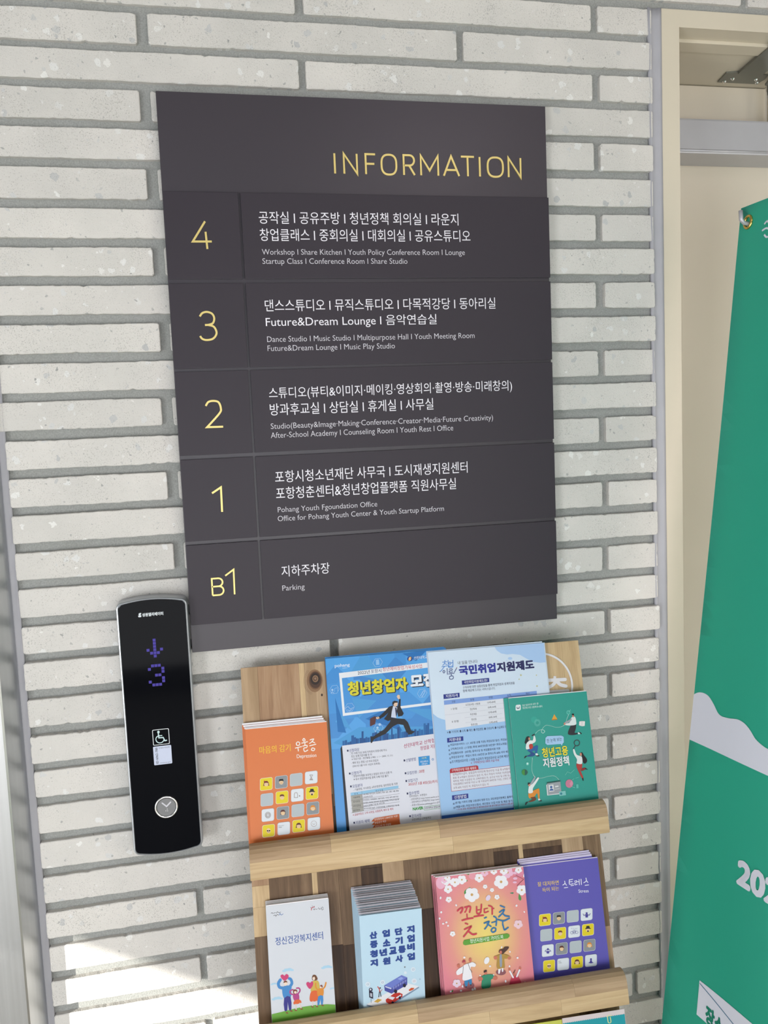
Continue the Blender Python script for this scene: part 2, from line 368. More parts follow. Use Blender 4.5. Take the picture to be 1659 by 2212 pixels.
BOTR = [(1395, 66), (1395, 145), (1398, 221), (1400, 295), (1402, 371), (1402, 448), (1404, 522), (1405, 596), (1407, 668), (1408, 738), (1409, 810), (1410, 879), (1411, 951), (1413, 1020), (1415, 1086), (1417, 1155), (1418, 1223), (1419, 1290), (1421, 1356), (1423, 1428), (1425, 1496), (1427, 1558), (1428, 1624), (1430, 1692), (1430, 1758), (1433, 1821), (1435, 1885), (1436, 1951), (1437, 2019)]
# left joint (x0, x1) and right joint per course, measured half way up the course; None = worked out from the bond
JL = {1: (295, 319), 3: (302, 326), 5: (317, 342), 7: (331, 355), 9: (345, 368), 11: (350, 374), 13: (362, 386), 15: (376, 398), 25: (425, 439), 27: (433, 447)}
JR = {0: (1277, 1291), 2: (1280, 1295), 4: (1282, 1297), 6: (1288, 1302), 8: (1287, 1306), 10: (1294, 1308), 12: (1295, 1309), 14: (1300, 1315), 16: (1302, 1315), 18: (1304, 1317), 20: (1310, 1321), 22: (1312, 1324), 24: (1315, 1327), 26: (1318, 1332), 28: (1325, 1338)}
JM = {0: (636, 655), 1: (986, 1001), 2: (645, 661), 18: (712, 731)}
rows = []
for tl, tr, bl, br in zip(TOPL, TOPR, BOTL, BOTR):
    rows.append(((WALL.at(tl)[1] + WALL.at(tr)[1]) / 2, (WALL.at(bl)[1] + WALL.at(br)[1]) / 2))
pitch = (rows[0][0] - rows[-1][0]) / (len(rows) - 1)
up = [(rows[0][0] + pitch * k, rows[0][0] + pitch * k - 0.045) for k in (2, 1)]
dn = [(rows[-1][0] - pitch * k, rows[-1][1] - pitch * k) for k in range(1, 8)]
XJ0 = WALL.at((3, 900))[0]; XJ0 = WALL.at((40, 1300))[0]            # brick ends at the steel jamb
XD = WALL.at((1413, 900))[0]                                       # brick ends at the sealant of the door
ZD = WALL.at((1500, 22))[1]                                        # top of the door frame
wall = boxo('wall_back', (-0.45, XD + 0.01, 0.009, 0.25, 0.0, 2.8), MORTAR); struct(wall)
bm = bmesh.new(); box(bm, XD + 0.01, 2.2, 0.009, 0.25, ZD, 2.8); w2 = from_bm('wall_back_over_door', bm, MORTAR, wall)
w2.name = 'lintel'
def make_brick(x0, x1, zb, zt, proud, seed):
    rg = random.Random(seed); bm = bmesh.new()
    def edge(a, b, n):
        return [(a[0] + (b[0] - a[0]) * i / n, a[1] + (b[1] - a[1]) * i / n) for i in range(n)]
    r = 0.0025
    pts = []
    nl = max(3, int((x1 - x0) / 0.006)); nh = 7
    for A, B, n in (((x0 + r, zb), (x1 - r, zb), nl), ((x1, zb + r), (x1, zt - r), nh), ((x1 - r, zt), (x0 + r, zt), nl), ((x0, zt - r), (x0, zb + r), nh)):
        pts += edge(A, B, n) + [B]
    cx, cz = (x0 + x1) / 2, (zb + zt) / 2
    ph = [rg.uniform(0, 6.3) for _ in range(4)]
    J = []
    for i, (x, z) in enumerate(pts):
        w = 0.0004 * math.sin(x * 30 + ph[0]) + 0.0002 * math.sin(x * 170 + ph[1])
        j = rg.gauss(0, 0.0002) - (rg.random() < 0.02) * rg.uniform(0.0005, 0.0018)
        sx = 0 if abs(z - cz) > (zt - zb) / 2 - 1e-6 and x0 + r * 1.5 < x < x1 - r * 1.5 else (1 if x > cx else -1)
        sz = (1 if z > cz else -1) if abs(z - cz) > (zt - zb) / 2 - r * 1.5 else 0
        J.append((x + sx * (w + j), z + sz * (w + j)))
    def inset(d): return [(x - d * (1 if x > x1 - 0.004 else -1 if x < x0 + 0.004 else 0), z - d * (1 if z > zt - 0.004 else -1 if z < zb + 0.004 else 0)) for x, z in J]
    rings = [[bm.verts.new((x, y, z)) for x, z in P] for P, y in ((J, 0.012), (J, -proud + 0.0012), (inset(0.0011), -proud))]
    n = len(J)
    for A, B in zip(rings, rings[1:]):
        for i in range(n): bm.faces.new((A[i], A[(i + 1) % n], B[(i + 1) % n], B[i]))
    bm.faces.new(rings[-1])
    return from_bm('brick', bm, BRICK, wall)
allrows = [(z, -2 + i) for i, z in enumerate(up)] + [(z, i) for i, z in enumerate(rows)] + [(z, len(rows) + i) for i, z in enumerate(dn)]
def xat(px, idx):
    k = min(max(idx, 0), len(TOPL) - 1)
    yl = (TOPL[k][1] + BOTL[k][1]) / 2; yr = (TOPR[k][1] + BOTR[k][1]) / 2
    return WALL.at((px, yl + (yr - yl) * px / 1400))[0]
seed = 0
for (zt, zb), idx in allrows:
    even = idx % 2 == 0
    jx = []
    if 0 <= idx < len(rows):
        for D in (JL, JM, JR):
            if idx in D: jx.append((xat(D[idx][0], idx), xat(D[idx][1], idx)))
    if even:
        if idx not in JR: jx.append((0.770 + 0.0, 0.781))
        if idx not in JM: jx.append((0.254, 0.269))
        jx.append((1.02, 1.033)) if idx < 0 else None
    else:
        if idx not in JL: jx.append((-0.065, -0.052))
        if idx not in JM: jx.append((0.515, 0.528))
    end = XD + 0.004
    if zb > ZD - 0.03: end = 1.7
    if even and end > 1.5: jx.append((1.285, 1.298))
    if not even and end > 1.5: jx.append((1.02, 1.035))
    jx.sort(); xs = [-0.345 if idx < 12 else XJ0] + [v for j in jx for v in j] + [end]
    pr_row = {18: 0.006, 20: 0.003}.get(idx, random.uniform(-0.001, 0.0025))
    for a, b in zip(xs[::2], xs[1::2]):
        seed += 1
        if b - a > 0.01:
            zt2 = zt
            zb2 = max(zb, ZD + 0.0) if (a > XD and zb < ZD) else zb
            make_brick(a, b, zb2, zt2, pr_row + random.uniform(-0.0006, 0.0008), seed)
# course cut by the top of the door frame
# ---------------------------------------------------------------- the room behind the viewer
struct(boxo('floor', (-2.4, 2.2, -4.2, 0.6, -0.1, 0.0), FLOORM))
struct(boxo('ceiling', (-2.4, 2.2, -4.2, 0.6, 2.8, 2.9), plain('grey_ceiling_paint', '94938f', 0.9)))
struct(boxo('wall_right', (2.2, 2.3, -4.2, 0.6, 0.0, 2.8), PLASTER))
bm = bmesh.new()
# unseen left wall; its raked opening is shaped to form the sun patch
p1, p2 = (WALL.at((180, 2045)), WALL.at((555, 2162)))
def back_to(p):  # a lit point of the brick wall followed back to the plane x = -2.3
    k = (p[0] + 2.4) / SUN_DIR.x; return (-k * SUN_DIR.y, p[1] - k * SUN_DIR.z)
q1, q2 = back_to(p1), back_to(p2)
sl = (q2[1] - q1[1]) / (q2[0] - q1[0]); ya, yb = back_to((0.06, 0.6))[0], -1.0
za, zb_ = q1[1] + sl * (ya - q1[0]), q1[1] + sl * (yb - q1[0])
for pl in ([(-4.2, 0), (ya, 0), (ya, 2.8), (-4.2, 2.8)], [(yb, 0), (0.6, 0), (0.6, 2.8), (yb, 2.8)], [(ya, za), (yb, zb_), (yb, 2.8), (ya, 2.8)]):
    prism(bm, pl, lambda a, b: (-2.4, a, b), lambda a, b: (-2.3, a, b))
struct(from_bm('wall_left', bm, PLASTER))
pane = struct(boxo('added_glow_pane', (-2.31, -2.295, -3.5, -1.75, 0.15, 1.35), emit('pane_glow', 'eef4ff', 1.2)))  # glowing pane on the solid wall, made up as source for the side fill
bm = bmesh.new()
for d in ((-3.55, -3.5, 0.1, 1.4), (-1.75, -1.7, 0.1, 1.4), (-3.5, -1.75, 0.1, 0.15), (-3.5, -1.75, 1.35, 1.4)): box(bm, -2.3, -2.26, *d)
from_bm('pane_frame', bm, ALU, pane)
bm = bmesh.new()
for d in ((-2.4, -2.25, 0, 2.8), (0.9, 2.2, 0, 2.8), (-2.25, 0.9, 0, 0.75), (-2.25, 0.9, 2.72, 2.8)): box(bm, d[0], d[1], -4.2, -4.1, d[2], d[3])
struct(from_bm('wall_front', bm, PLASTER))
# ---------------------------------------------------------------- elevator frame at the left edge
ELV = bpy.data.objects.new('door_1', None); C.objects.link(ELV); struct(ELV)
xa = WALL.at((100, 2140))[0]                                        # steel meets sealant
FY = -0.037
PF = Plane((0, FY, 0), (1, 0, 0), (0, 0, 1)); xf = PF.at((62, 2212))[0]
bm = bmesh.new()
prism(bm, [(-0.75, 0.009), (xa, 0.004), (xf + 0.003, FY + 0.0), (xf + 0.0, FY - 0.002), (-0.75, FY - 0.002)], lambda a, b: (a, b, 0.0), lambda a, b: (a, b, 2.45))
from_bm('steel_jamb', bm, STEEL, ELV)
boxo('steel_head', (-1.7, -0.75, FY - 0.002, 0.1, 2.1, 2.45), STEEL, ELV)
boxo('sliding_panel', (-1.7, -0.75, 0.03, 0.07, 0.0, 2.1), STEEL, ELV)
bm = bmesh.new(); zs = [i * 0.04 for i in range(62)]; rg = random.Random(3)
prof = [(xa - 0.003, 0.002), (xa + 0.001, -0.001), (XJ0 - 0.004, 0.0035), (XJ0 + 0.001, -0.0005), (XJ0 + 0.001, 0.012), (xa - 0.003, 0.012)]
rings = [[bm.verts.new((x + (rg.gauss(0, 0.0005) if 1 < i < 4 else 0), y, z)) for i, (x, y) in enumerate(prof)] for z in zs]
for A, B in zip(rings, rings[1:]):
    for i in range(len(prof)): bm.faces.new((A[i], A[(i + 1) % len(prof)], B[(i + 1) % len(prof)], B[i]))
struct(from_bm('trim_1', bm, CAULK, None, True))
# ---------------------------------------------------------------- beige door at the right
DOOR = bpy.data.objects.new('door_2', None); C.objects.link(DOOR); struct(DOOR)
xs0 = WALL.at((1434, 800))[0]; xi = WALL.at((1472, 800))[0]          # frame face: outer and inner edge
zi = WALL.at((1560, 63))[1]; YD = 0.235; YS0, YS1 = 0.045, 0.083
bm = bmesh.new()
prism(bm, [(xs0, 0), (xs0, ZD), (2.1, ZD), (2.1, 0), (2.06, 0), (2.06, zi), (xi, zi), (xi, 0)], lambda a, b: (a, 0.20, b), lambda a, b: (a, 0.0, b))
bmesh.ops.bevel(bm, geom=[e for e in bm.edges if all(abs(v.co.y) < 1e-5 for v in e.verts)], offset=0.0012, segments=2, affect='EDGES')
from_bm('frame', bm, BEIGE, DOOR)
bm = bmesh.new(); box(bm, xi - 0.004, 2.06, YS0, YS1, zi - 0.006, zi + 0.002, bev=0.0015); box(bm, xi - 0.004, 2.06, YS1, YD + 0.05, zi - 0.0015, zi + 0.003); from_bm('door_stop', bm, BEIGE, DOOR)
boxo('door_leaf', (xi - 0.03, 2.09, YD, YD + 0.045, 0.006, zi - 0.003), LEAF, DOOR, bev=0.002)
boxo('frame_rear', (xi - 0.035, 2.1, YD + 0.05, YD + 0.09, 0.0, ZD), BEIGE, DOOR)
bm = bmesh.new(); rings = []
x0s = XD
for i in range(115):
    z = i * ZD / 114; 
    k = 0.5 * rg.random(); w = 0.0035 * max(0, (z - (ZD - 0.05)) / 0.05)
    P = [(x0s - 0.001 + rg.gauss(0, 0.0007) - w, -0.0015), (x0s + 0.006, 0.0035), (x0s + 0.012, 0.0045), (xs0 - 0.004, 0.001), (xs0 + 0.0015 + 0.0006 * k, -0.0012), (xs0 + 0.0015, 0.006), (x0s - 0.001, 0.012)]
    rings.append([bm.verts.new((x, y, z)) for x, y in P])
for A, B in zip(rings, rings[1:]):
    n = len(A)
    for i in range(n): bm.faces.new((A[i], A[(i + 1) % n], B[(i + 1) % n], B[i]))
bm.faces.new(rings[0][::-1]); bm.faces.new(rings[-1])
struct(from_bm('trim_2', bm, CAULK, None, True))
# door closer (body on the leaf, arm up to a plate under the frame head)
h0 = Plane((0, YD, 0), (1, 0, 0), (0, 0, 1)).at((1560, 361))[1]
def ybody():                                                        # depth at which the lower front edge lies
    d = ray((1560, 333)); t = (h0 - CAM.z) / d.z; return CAM.y + d.y * t
yb0 = ybody(); PB = Plane((0, yb0, 0), (1, 0, 0), (0, 0, 1)); zt0 = PB.at((1560, 258))[1]
CL = thing('door_closer', 'silver overhead door closer with bracket arm inside the beige door frame', 'door closer', loc=(xi + 0.2, YD, h0))
def rel(o, par):
    o.parent = par; o.matrix_parent_inverse = Matrix.Translation(-par.location); return o
bm = bmesh.new(); box(bm, xi - 0.003, xi + 0.42, yb0, YD - 0.0005, h0, zt0, bev=0.004); rel(from_bm('body', bm, ALU), CL)
bm = bmesh.new(); tube(bm, [(xi - 0.002, yb0 + 0.001, h0 + 0.006), (xi + 0.419, yb0 + 0.001, h0 + 0.006)], 0.003, 10); rel(from_bm('lower_bead', bm, ALU, None, True), CL)
SOF = lambda p, z=zi: (lambda d, t: (CAM.x + d.x * t, CAM.y + d.y * t))(ray(p), (z - CAM.z) / ray(p).z)
zp = zi - 0.0045
pl = [SOF(p, zp) for p in ((1550, 178), (1569, 158), (1596, 157), (1652, 158), (1668, 163), (1700, 165), (1665, 172), (1640, 183))]
plate = [SOF(p, zp) for p in ((1550, 178), (1569, 158), (1597, 156), (1659, 163), (1652, 172), (1635, 182))]
bm = bmesh.new(); prism(bm, plate, lambda a, b: (a, b, zi - 0.0016), lambda a, b: (a, b, zp)); rel(from_bm('bracket_plate', bm, ARM), CL)
a0, a1, a2, a3 = (SOF(p, zp - 0.004) for p in ((1594, 160), (1640, 168), (1735, 92), (1700, 70)))
bm = bmesh.new(); prism(bm, [a0, a1, a2, a3], lambda a, b: (a, b, zp - 0.004), lambda a, b: (a, b, zp)); rel(from_bm('arm', bm, ARM), CL)
px_, py_ = PB.at((1690, 258))[0], (yb0 + YD) / 2
bm = bmesh.new(); prism(bm, [(a2[0] - 0.012, a2[1] - 0.01), (a2[0] + 0.012, a2[1]), (px_ + 0.012, py_), (px_ - 0.012, py_)], lambda a, b: (a, b, zp - 0.009), lambda a, b: (a, b, zp - 0.0045)); rel(from_bm('arm', bm, ARM), CL)
for p in ((1565, 176), (1583, 170), (1633, 172), (1635, 179)):
    c = SOF(p, zp); bm = bmesh.new(); disc(bm, 0, 0, 0, -0.002, 0.0042, 20, 0.003); disc(bm, 0, 0, -0.0015, -0.0034, 0.0022, 6)
    for v in bm.verts: v.co += Vector((c[0], c[1], zp))
    rel(from_bm('screw', bm, CHROME), CL)
bm = bmesh.new(); disc(bm, px_, py_, zt0, zt0 + 0.006, 0.022, 40, 0.018); disc(bm, px_, py_, zt0 + 0.006, zp - 0.009, 0.009, 24); rel(from_bm('pinion', bm, CHROME), CL)
bm = bmesh.new(); disc(bm, 0, 0, 0, 0.004, 0.005, 16)
for v in bm.verts: v.co += Vector((PB.at((1650, 255))[0], py_ - 0.012, zt0 + 0.002))
rel(from_bm('screw', bm, CHROME), CL)
# ---------------------------------------------------------------- information sign
YS = -0.016                                                        # face of the backing board
SG = Plane((0, YS, 0), (1, 0, 0), (0, 0, 1))
sx0 = (SG.at((333, 197))[0] + SG.at((418, 1408))[0]) / 2; sx1 = (SG.at((1178, 229))[0] + SG.at((1203, 1338))[0]) / 2
sz1 = (SG.at((333, 197))[1] + SG.at((1178, 229))[1]) / 2; sz0 = (SG.at((418, 1408))[1] + SG.at((1203, 1338))[1]) / 2
SIGN = thing('information_sign', 'dark charcoal floor directory sign titled INFORMATION on the brick wall', 'sign', Plane(((sx0 + sx1) / 2, YS, sz0), (1, 0, 0), (0, 0, 1)))
SP = Plane(((sx0 + sx1) / 2, YS, sz0), (1, 0, 0), (0, 0, 1)); SW = (sx1 - sx0) / 2; SH = sz1 - sz0
def slab(bm, a0, a1, b0, b1, z0, z1, bev=0.0): box(bm, a0, a1, b0, b1, z0, z1, bev=bev)
bm = bmesh.new(); slab(bm, -SW, SW, 0, SH, -0.004, 0, 0.0006); from_bm('backing_board', bm, SIGNB, SIGN)
bm = bmesh.new(); slab(bm, -SW + 0.012, -SW + 0.03, 0.01, SH - 0.01, YS * -1 * 0 - 0.0155, -0.004); slab(bm, SW - 0.03, SW - 0.012, 0.01, SH - 0.01, -0.0155, -0.004); slab(bm, -SW + 0.03, SW - 0.03, 0.01, 0.03, -0.0155, -0.004); from_bm('rear_batten', bm, SIGNE, SIGN)
def strokes_mesh(lines, w, z0, z1):
    bm = bmesh.new()
    for li, pts in enumerate(lines):
        z1 = z1 + 0.00004
        n = len(pts); Lp, Rp = [], []
        for i in range(n):
            a = pts[max(i - 1, 0)]; b = pts[min(i + 1, n - 1)]; p = pts[i]
            d1 = Vector((p[0] - a[0], p[1] - a[1])); d2 = Vector((b[0] - p[0], b[1] - p[1]))
            if d1.length < 1e-9: d1 = d2
            if d2.length < 1e-9: d2 = d1
            d1.normalize(); d2.normalize(); t = (d1 + d2); t = t.normalized() if t.length > 0.3 else d1
            k = 1 / max(0.35, t.dot(d1)); nx, ny = -t.y * w / 2 * k, t.x * w / 2 * k
            Lp.append((p[0] + nx, p[1] + ny)); Rp.append((p[0] - nx, p[1] - ny))
        for i in range(n - 1):
            q = [Lp[i], Lp[i + 1], Rp[i + 1], Rp[i]]
            vs0 = [bm.verts.new((*v, z0)) for v in q]; vs1 = [bm.verts.new((*v, z1)) for v in q]
            bm.faces.new(vs0[::-1]); bm.faces.new(vs1)
            for j in range(4):
                if (j == 1 and i < n - 2) or (j == 3 and i > 0): continue
                bm.faces.new((vs0[j], vs0[(j + 1) % 4], vs1[(j + 1) % 4], vs1[j]))
    return bm
def edge_tint(o):  # lighter plate sides: cut edges, with their bevel highlight put into the colour
    o.data.materials.append(SIGNE)
    for f in o.data.polygons:
        if abs(f.normal.z) < 0.9: f.material_index = 1
def arc(cx, cy, rx, ry, a0, a1, n=14):
    return [(cx + rx * math.cos(math.radians(a0 + (a1 - a0) * i / n)), cy + ry * math.sin(math.radians(a0 + (a1 - a0) * i / n))) for i in range(n + 1)]
# thin capitals on a unit box (x 0..1, y 0..1)
O_ = [(0.5 + 0.5 * math.copysign(abs(math.cos(t)) ** 0.8, math.cos(t)), 0.5 + 0.5 * math.copysign(abs(math.sin(t)) ** 0.72, math.sin(t))) for t in [2 * math.pi * i / 40 for i in range(41)]]
GL = {'I': [[(0, 0), (0, 1)]], 'N': [[(0, 0), (0, 1), (1, 0), (1, 1)]], 'F': [[(0, 0), (0, 1), (1, 1)], [(0, .52), (.88, .52)]], 'O': [O_],
      'R': [[(0, 0), (0, 1), (.55, 1)] + arc(.55, .74, .43, .26, 85, -85) + [(.5, .48), (0, .48)], [(.5, .48), (1, 0)]], 'M': [[(0, 0), (0, 1), (.5, .25), (1, 1), (1, 0)]],
      'A': [[(0, 0), (.5, 1), (1, 0)], [(.15, .3), (.85, .3)]], 'T': [[(.5, 0), (.5, 1)], [(0, 1), (1, 1)]],
      'B': [[(0, 0), (0, 1), (.5, 1)] + arc(.55, .76, .38, .24, 85, -85) + [(.5, .52), (0, .52)], [(.5, .52)] + arc(.58, .26, .4, .26, 85, -85) + [(.5, 0), (0, 0)]]}
tp = 0.0005; HP = Plane(SP.pt(0, 0, tp), SP.u, SP.v)
lines = []
for ch, x0, x1 in (('I', 723, 723), ('N', 743, 771), ('F', 790, 811), ('O', 824, 856), ('R', 872, 895), ('M', 909, 946), ('A', 958, 991), ('T', 996, 1024), ('I', 1036, 1036), ('O', 1053, 1086), ('N', 1098, 1124)):
    yb = 377 + (x0 - 723) * 6.5 / 402; yt = 332 + (x0 - 723) * 9 / 402
    b0, b1 = HP.at((723, 376))[1], HP.at((723, 332))[1]; b0 = (b0 + HP.at((1110, 382))[1]) / 2; b1 = (b1 + HP.at((1110, 341))[1]) / 2
    A0 = HP.at((x0, (yb + yt) / 2))[0]; A1 = HP.at((x1, (yb + yt) / 2))[0]
    lines += [[(A0 + (A1 - A0) * x, b0 + (b1 - b0) * y) for x, y in g] for g in GL[ch]]
from_bm('title_lettering', strokes_mesh(lines, 0.0032, 0.0, 0.0012), GOLD, SIGN)
PT = 0.0052; NP = Plane(SP.pt(0, 0, PT), SP.u, SP.v)
def zavg(yl, yr, xl=360, xr=1190): return (NP.at((xl, yl))[1] + NP.at((xr, yr))[1]) / 2
ROW = [('4', zavg(414, 426), zavg(602, 600)), ('3', zavg(613, 607, 364), zavg(797, 777, 378)), ('2', zavg(804, 782, 379), zavg(984, 949.5, 391)), ('1', zavg(994, 956, 392), zavg(1170, 1119, 403)), ('B1', zavg(1179, 1125.5, 404), zavg(1350, 1285, 415))]
gx0 = sum(NP.at(p)[0] for p in ((513, 419), (523, 603), (535.5, 792), (563, 1250), (566.5, 1335))) / 5
gx1 = sum(NP.at(p)[0] for p in ((517.5, 419), (529, 603), (541, 801), (568, 1250), (572, 1335))) / 5
nx0 = sum(NP.at(p)[0] for p in ((349, 414), (362, 603), (378, 797), (404, 1170))) / 4; nx1 = sum(NP.at(p)[0] for p in ((1185, 426), (1189, 600), (1194, 777), (1200, 1119))) / 4
DIG = {'4': [[(442.8, 478.5), (416.5, 522), (457.5, 522)], [(444, 501), (448, 538)]],
       '3': [catmull([(431.6, 683.8), (437, 676.5), (446.6, 674), (457.5, 677.5), (462.7, 687), (460, 698), (450, 702)], 5) + [(442.7, 702.3)], catmull([(450, 702.3), (462, 706), (467.9, 719.6), (460.5, 731.5), (446.6, 734.6), (437, 732), (432.4, 726)], 5)],
       '2': [catmull([(444.5, 877), (450, 868.5), (461, 866), (472, 869), (477, 881.6), (474, 893), (447.5, 922.8)], 6) + [(482, 921.7)]],
       '1': [[(458, 1065.5), (477.2, 1052.5), (479.8, 1105.6)]],
       'B1': [[(486.5, 1243.5), (504.5, 1230), (506.8, 1283.6)]]}
TX = {'4': [("공작실 I 공유주방 I 청년정책 회의실 I 라운지", 559, 471, 990, 473, 27), ("창업클래스 I 중회의실 I 대회의실 I 공유스튜디오", 561, 507, 1016, 510, 27), ("Workshop I Share Kitchen I Youth Policy Conference Room I Lounge", 566, 546, 1004, 547, 16), ("Startup Class I Conference Room I Share Studio", 567, 566, 880, 566, 16)],
      '3': [("댄스스튜디오 I 뮤직스튜디오 I 다목적강당 I 동아리실", 572, 659, 1070, 656, 26), ("Future&Dream Lounge I 음악연습실", 574, 696, 943, 692, 27), ("Dance Studio I Music Studio I Multipurpose Hall I Youth Meeting Room", 577, 734, 1025, 727, 16), ("Future&Dream Lounge I Music Play Studio", 578, 754, 853, 749, 16)],
      '2': [("스튜디오(뷰티&이미지·메이킹·영상회의·촬영·방송·미래창의)", 581, 851, 1106, 834, 28), ("방과후교실 I 상담실 I 휴게실 I 사무실", 583, 884, 936, 873, 26), ("Studio(Beauty&Image·Making·Conference·Creator·Media·Future Creativity)", 585, 922, 1065, 904, 16), ("After-School Academy I Counseling Room I Youth Rest I Office", 585, 941, 979, 927, 16)],
      '1': [("포항시청소년재단 사무국 I 도시재생지원센터", 594, 1028, 1010, 1011, 26), ("포항청춘센터&청년창업플랫폼 직원사무실", 596, 1063, 985, 1047, 26), ("Pohang Youth Fgoundation Office", 600, 1101, 815, 1092, 15), ("Office for Pohang Youth Center & Youth Startup Platform", 600, 1121, 959, 1101, 15)],
      'B1': [("지하주차장", 608, 1233, 712, 1228, 24), ("Parking", 610, 1272, 658, 1269, 15)]}
for key, b1, b0 in ROW:
    bm = bmesh.new(); slab(bm, nx0, gx0, b0, b1, 0.0, PT, 0.0007); npl = from_bm('number_plate', bm, SIGNM, SIGN)
    bm = bmesh.new(); slab(bm, gx1, nx1, b0, b1, 0.0, PT, 0.0007); wpl = from_bm('room_plate', bm, SIGNM, SIGN); edge_tint(npl); edge_tint(wpl)
    g = [[NP.at(p) for p in l] for l in DIG[key]]
    if key == 'B1':
        p0, p1, p2 = NP.at((459.5, 1286)), NP.at((457, 1250)), NP.at((483, 1266))
        g += [[(p0[0] + (p2[0] - p0[0]) * x, p0[1] + (p1[1] - p0[1]) * y) for x, y in l] for l in GL['B']]
    from_bm('numeral', strokes_mesh(g, 0.0032 if key != 'B1' else 0.0027, PT, PT + 0.0012), GOLD, npl)
    A = Art(SP, PT)
    for i, t in enumerate(TX[key]): A.text(*t, 'e9e6ee' if i < 2 and key != 'B1' or i == 0 else 'cfccd4', bold=0.0 if t[5] > 20 else -0.006)
    A.build(wpl, gain=1.15)
# ---------------------------------------------------------------- elevator call panel
YP = -0.036
PP = Plane((0, YP, 0), (1, 0, 0), (0, 0, 1))
pxl = (PP.at((252.5, 1330))[0] + PP.at((271, 1540))[0] + PP.at((293, 1820))[0]) / 3; pxr = (PP.at((397.5, 1320))[0] + PP.at((416.5, 1540))[0] + PP.at((437, 1805))[0]) / 3
pzt = PP.at((325, 1295))[1]; pzb = PP.at((365, 1842))[1]; pcx = (pxl + pxr) / 2; pw = (pxr - pxl) / 2; ph = pzt - pzb
CP = Plane((pcx, YP, pzb), (1, 0, 0), (0, 0, 1))
CALL = thing('elevator_call_panel', 'black glass elevator call panel with silver rim, down arrow and floor 3', 'call panel', CP)
def pill(w, h0, h1, r, bul):
    """rounded rectangle whose short ends bulge outwards"""
    out = []
    for sgn, yb in ((1, h1), (-1, h0)):
        pts = []
        for k in range(13):
            x = (w - r) - 2 * (w - r) * k / 12; pts.append((x, yb + sgn * (bul * (1 - (x / w) ** 2) - bul * (1 - ((w - r) / w) ** 2))))
        c1 = [(w - r + r * math.cos(math.radians(a)), yb - sgn * r + sgn * r * math.sin(math.radians(a))) for a in range(0, 90, 15)]
        c2 = [(-(w - r) - r * math.sin(math.radians(a)), yb - sgn * r + sgn * r * math.cos(math.radians(a))) for a in range(15, 91, 15)]
        e = c1 + pts + c2
        out += e if sgn == 1 else [(x, y) for x, y in e[::-1]]
    return out
bul = 0.007; hb, ht = bul * 0.7, ph - bul * 0.7
bm = bmesh.new(); rings = []
for d, z in ((0.0, -0.034), (-0.0005, -0.012), (0.0, -0.003), (0.0012, 0.0005), (0.0028, 0.001), (0.0036, 0.0), (0.004, -0.004)):
    rings.append([bm.verts.new((x, y, z)) for x, y in pill(pw + 0.003 - d, hb - 0.003 + d, ht + 0.003 - d, 0.011 - min(d, .004), bul)])
for A_, B_ in zip(rings, rings[1:]):
    n = len(A_)
    for i in range(n): bm.faces.new((A_[i], A_[(i + 1) % n], B_[(i + 1) % n], B_[i]))
bm.faces.new(rings[0][::-1]); bm.faces.new(rings[-1])
hs = from_bm('housing', bm, SILVER, CALL)
bm = bmesh.new(); prism(bm, pill(pw - 0.0006, hb + 0.0006, ht - 0.0006, 0.0095, bul), lambda a, b: (a, b, -0.004), lambda a, b: (a, b, 0.0)); gp = from_bm('glass_front', bm, GLASS, CALL)
A = Art(CP, 0.0)
LED = emit('violet_led', '3a1fc0', 0.8)
o = A.L(332.9, 1382.7); o2 = A.L(342.5, 1540); pr_, pc_ = (A.L(332.9, 1382.7)[1] - A.L(335.8, 1417.1)[1]) / 5, (A.L(339.6, 1409.6)[0] - A.L(328.3, 1411)[0]) / 1.65
dots = [(r, 0) for r in range(6)] + [(3, -2), (3, 2), (4, -1), (4, 1)] + [(8, -1), (8, 0), (8, 1), (9, -2), (9, 2), (10, 2), (11, 0), (11, 1), (12, 2), (13, 2), (13, -2), (14, -1), (14, 0), (14, 1)]
for r, c in dots:
    x, y = o[0] + c * pr_ * 1.0, o[1] - r * pr_; q = pr_ * 0.43
    A.add('floor_display', LED, [(x - q, y - q), (x + q, y - q), (x + q, y + q), (x - q, y + q)], [(0, 1, 2, 3)])
A.text('성원엘리베이터', 307, 1328.3, 352.6, 1325, 8.0, 'dfe6ea', bold=0.035, part='maker_lettering')
A.poly([(300.5, 1324.5), (305, 1324), (305, 1327), (302.5, 1329), (305.5, 1329.5), (305, 1333), (299.5, 1333.5), (298, 1330), (301, 1329.5), (299, 1327.5)], 'dfe6ea', 'maker_lettering')
# wheelchair sticker
st = [A.L(328.7, 1577.9), A.L(363.9, 1573.6), A.L(366.8, 1605.8), A.L(331.6, 1610)]
cx, cy = sum(v[0] for v in st) / 4, sum(v[1] for v in st) / 4; hw = 0.0136
fr = rrect(cx - hw, cx + hw, cy - hw, cy + hw, 0.002); fi = rrect(cx - hw + .001, cx + hw - .001, cy - hw + .001, cy + hw - .001, 0.0014)
A.add('wheelchair_sticker', 'e6eaee', fr + fi, [(i, (i + 1) % 24, 24 + (i + 1) % 24, 24 + i) for i in range(24)])
A.crop = (260, 1540, 6.91)
WC = 'c9e2e4'
A.ell(568, 285, 19, 19, WC, 'wheelchair_sticker'); A.line([(565, 295), (575, 372), (640, 366), (664, 415), (690, 408)], 17, WC, 'wheelchair_sticker'); A.line([(572, 342), (620, 337)], 13, WC, 'wheelchair_sticker')
A.line([(562, 345), (540, 362), (530, 395), (545, 430), (580, 447), (620, 440), (645, 415), (650, 400)], 13, WC, 'wheelchair_sticker', smooth=3)
A.crop = (0, 0, 1.0); A.up()
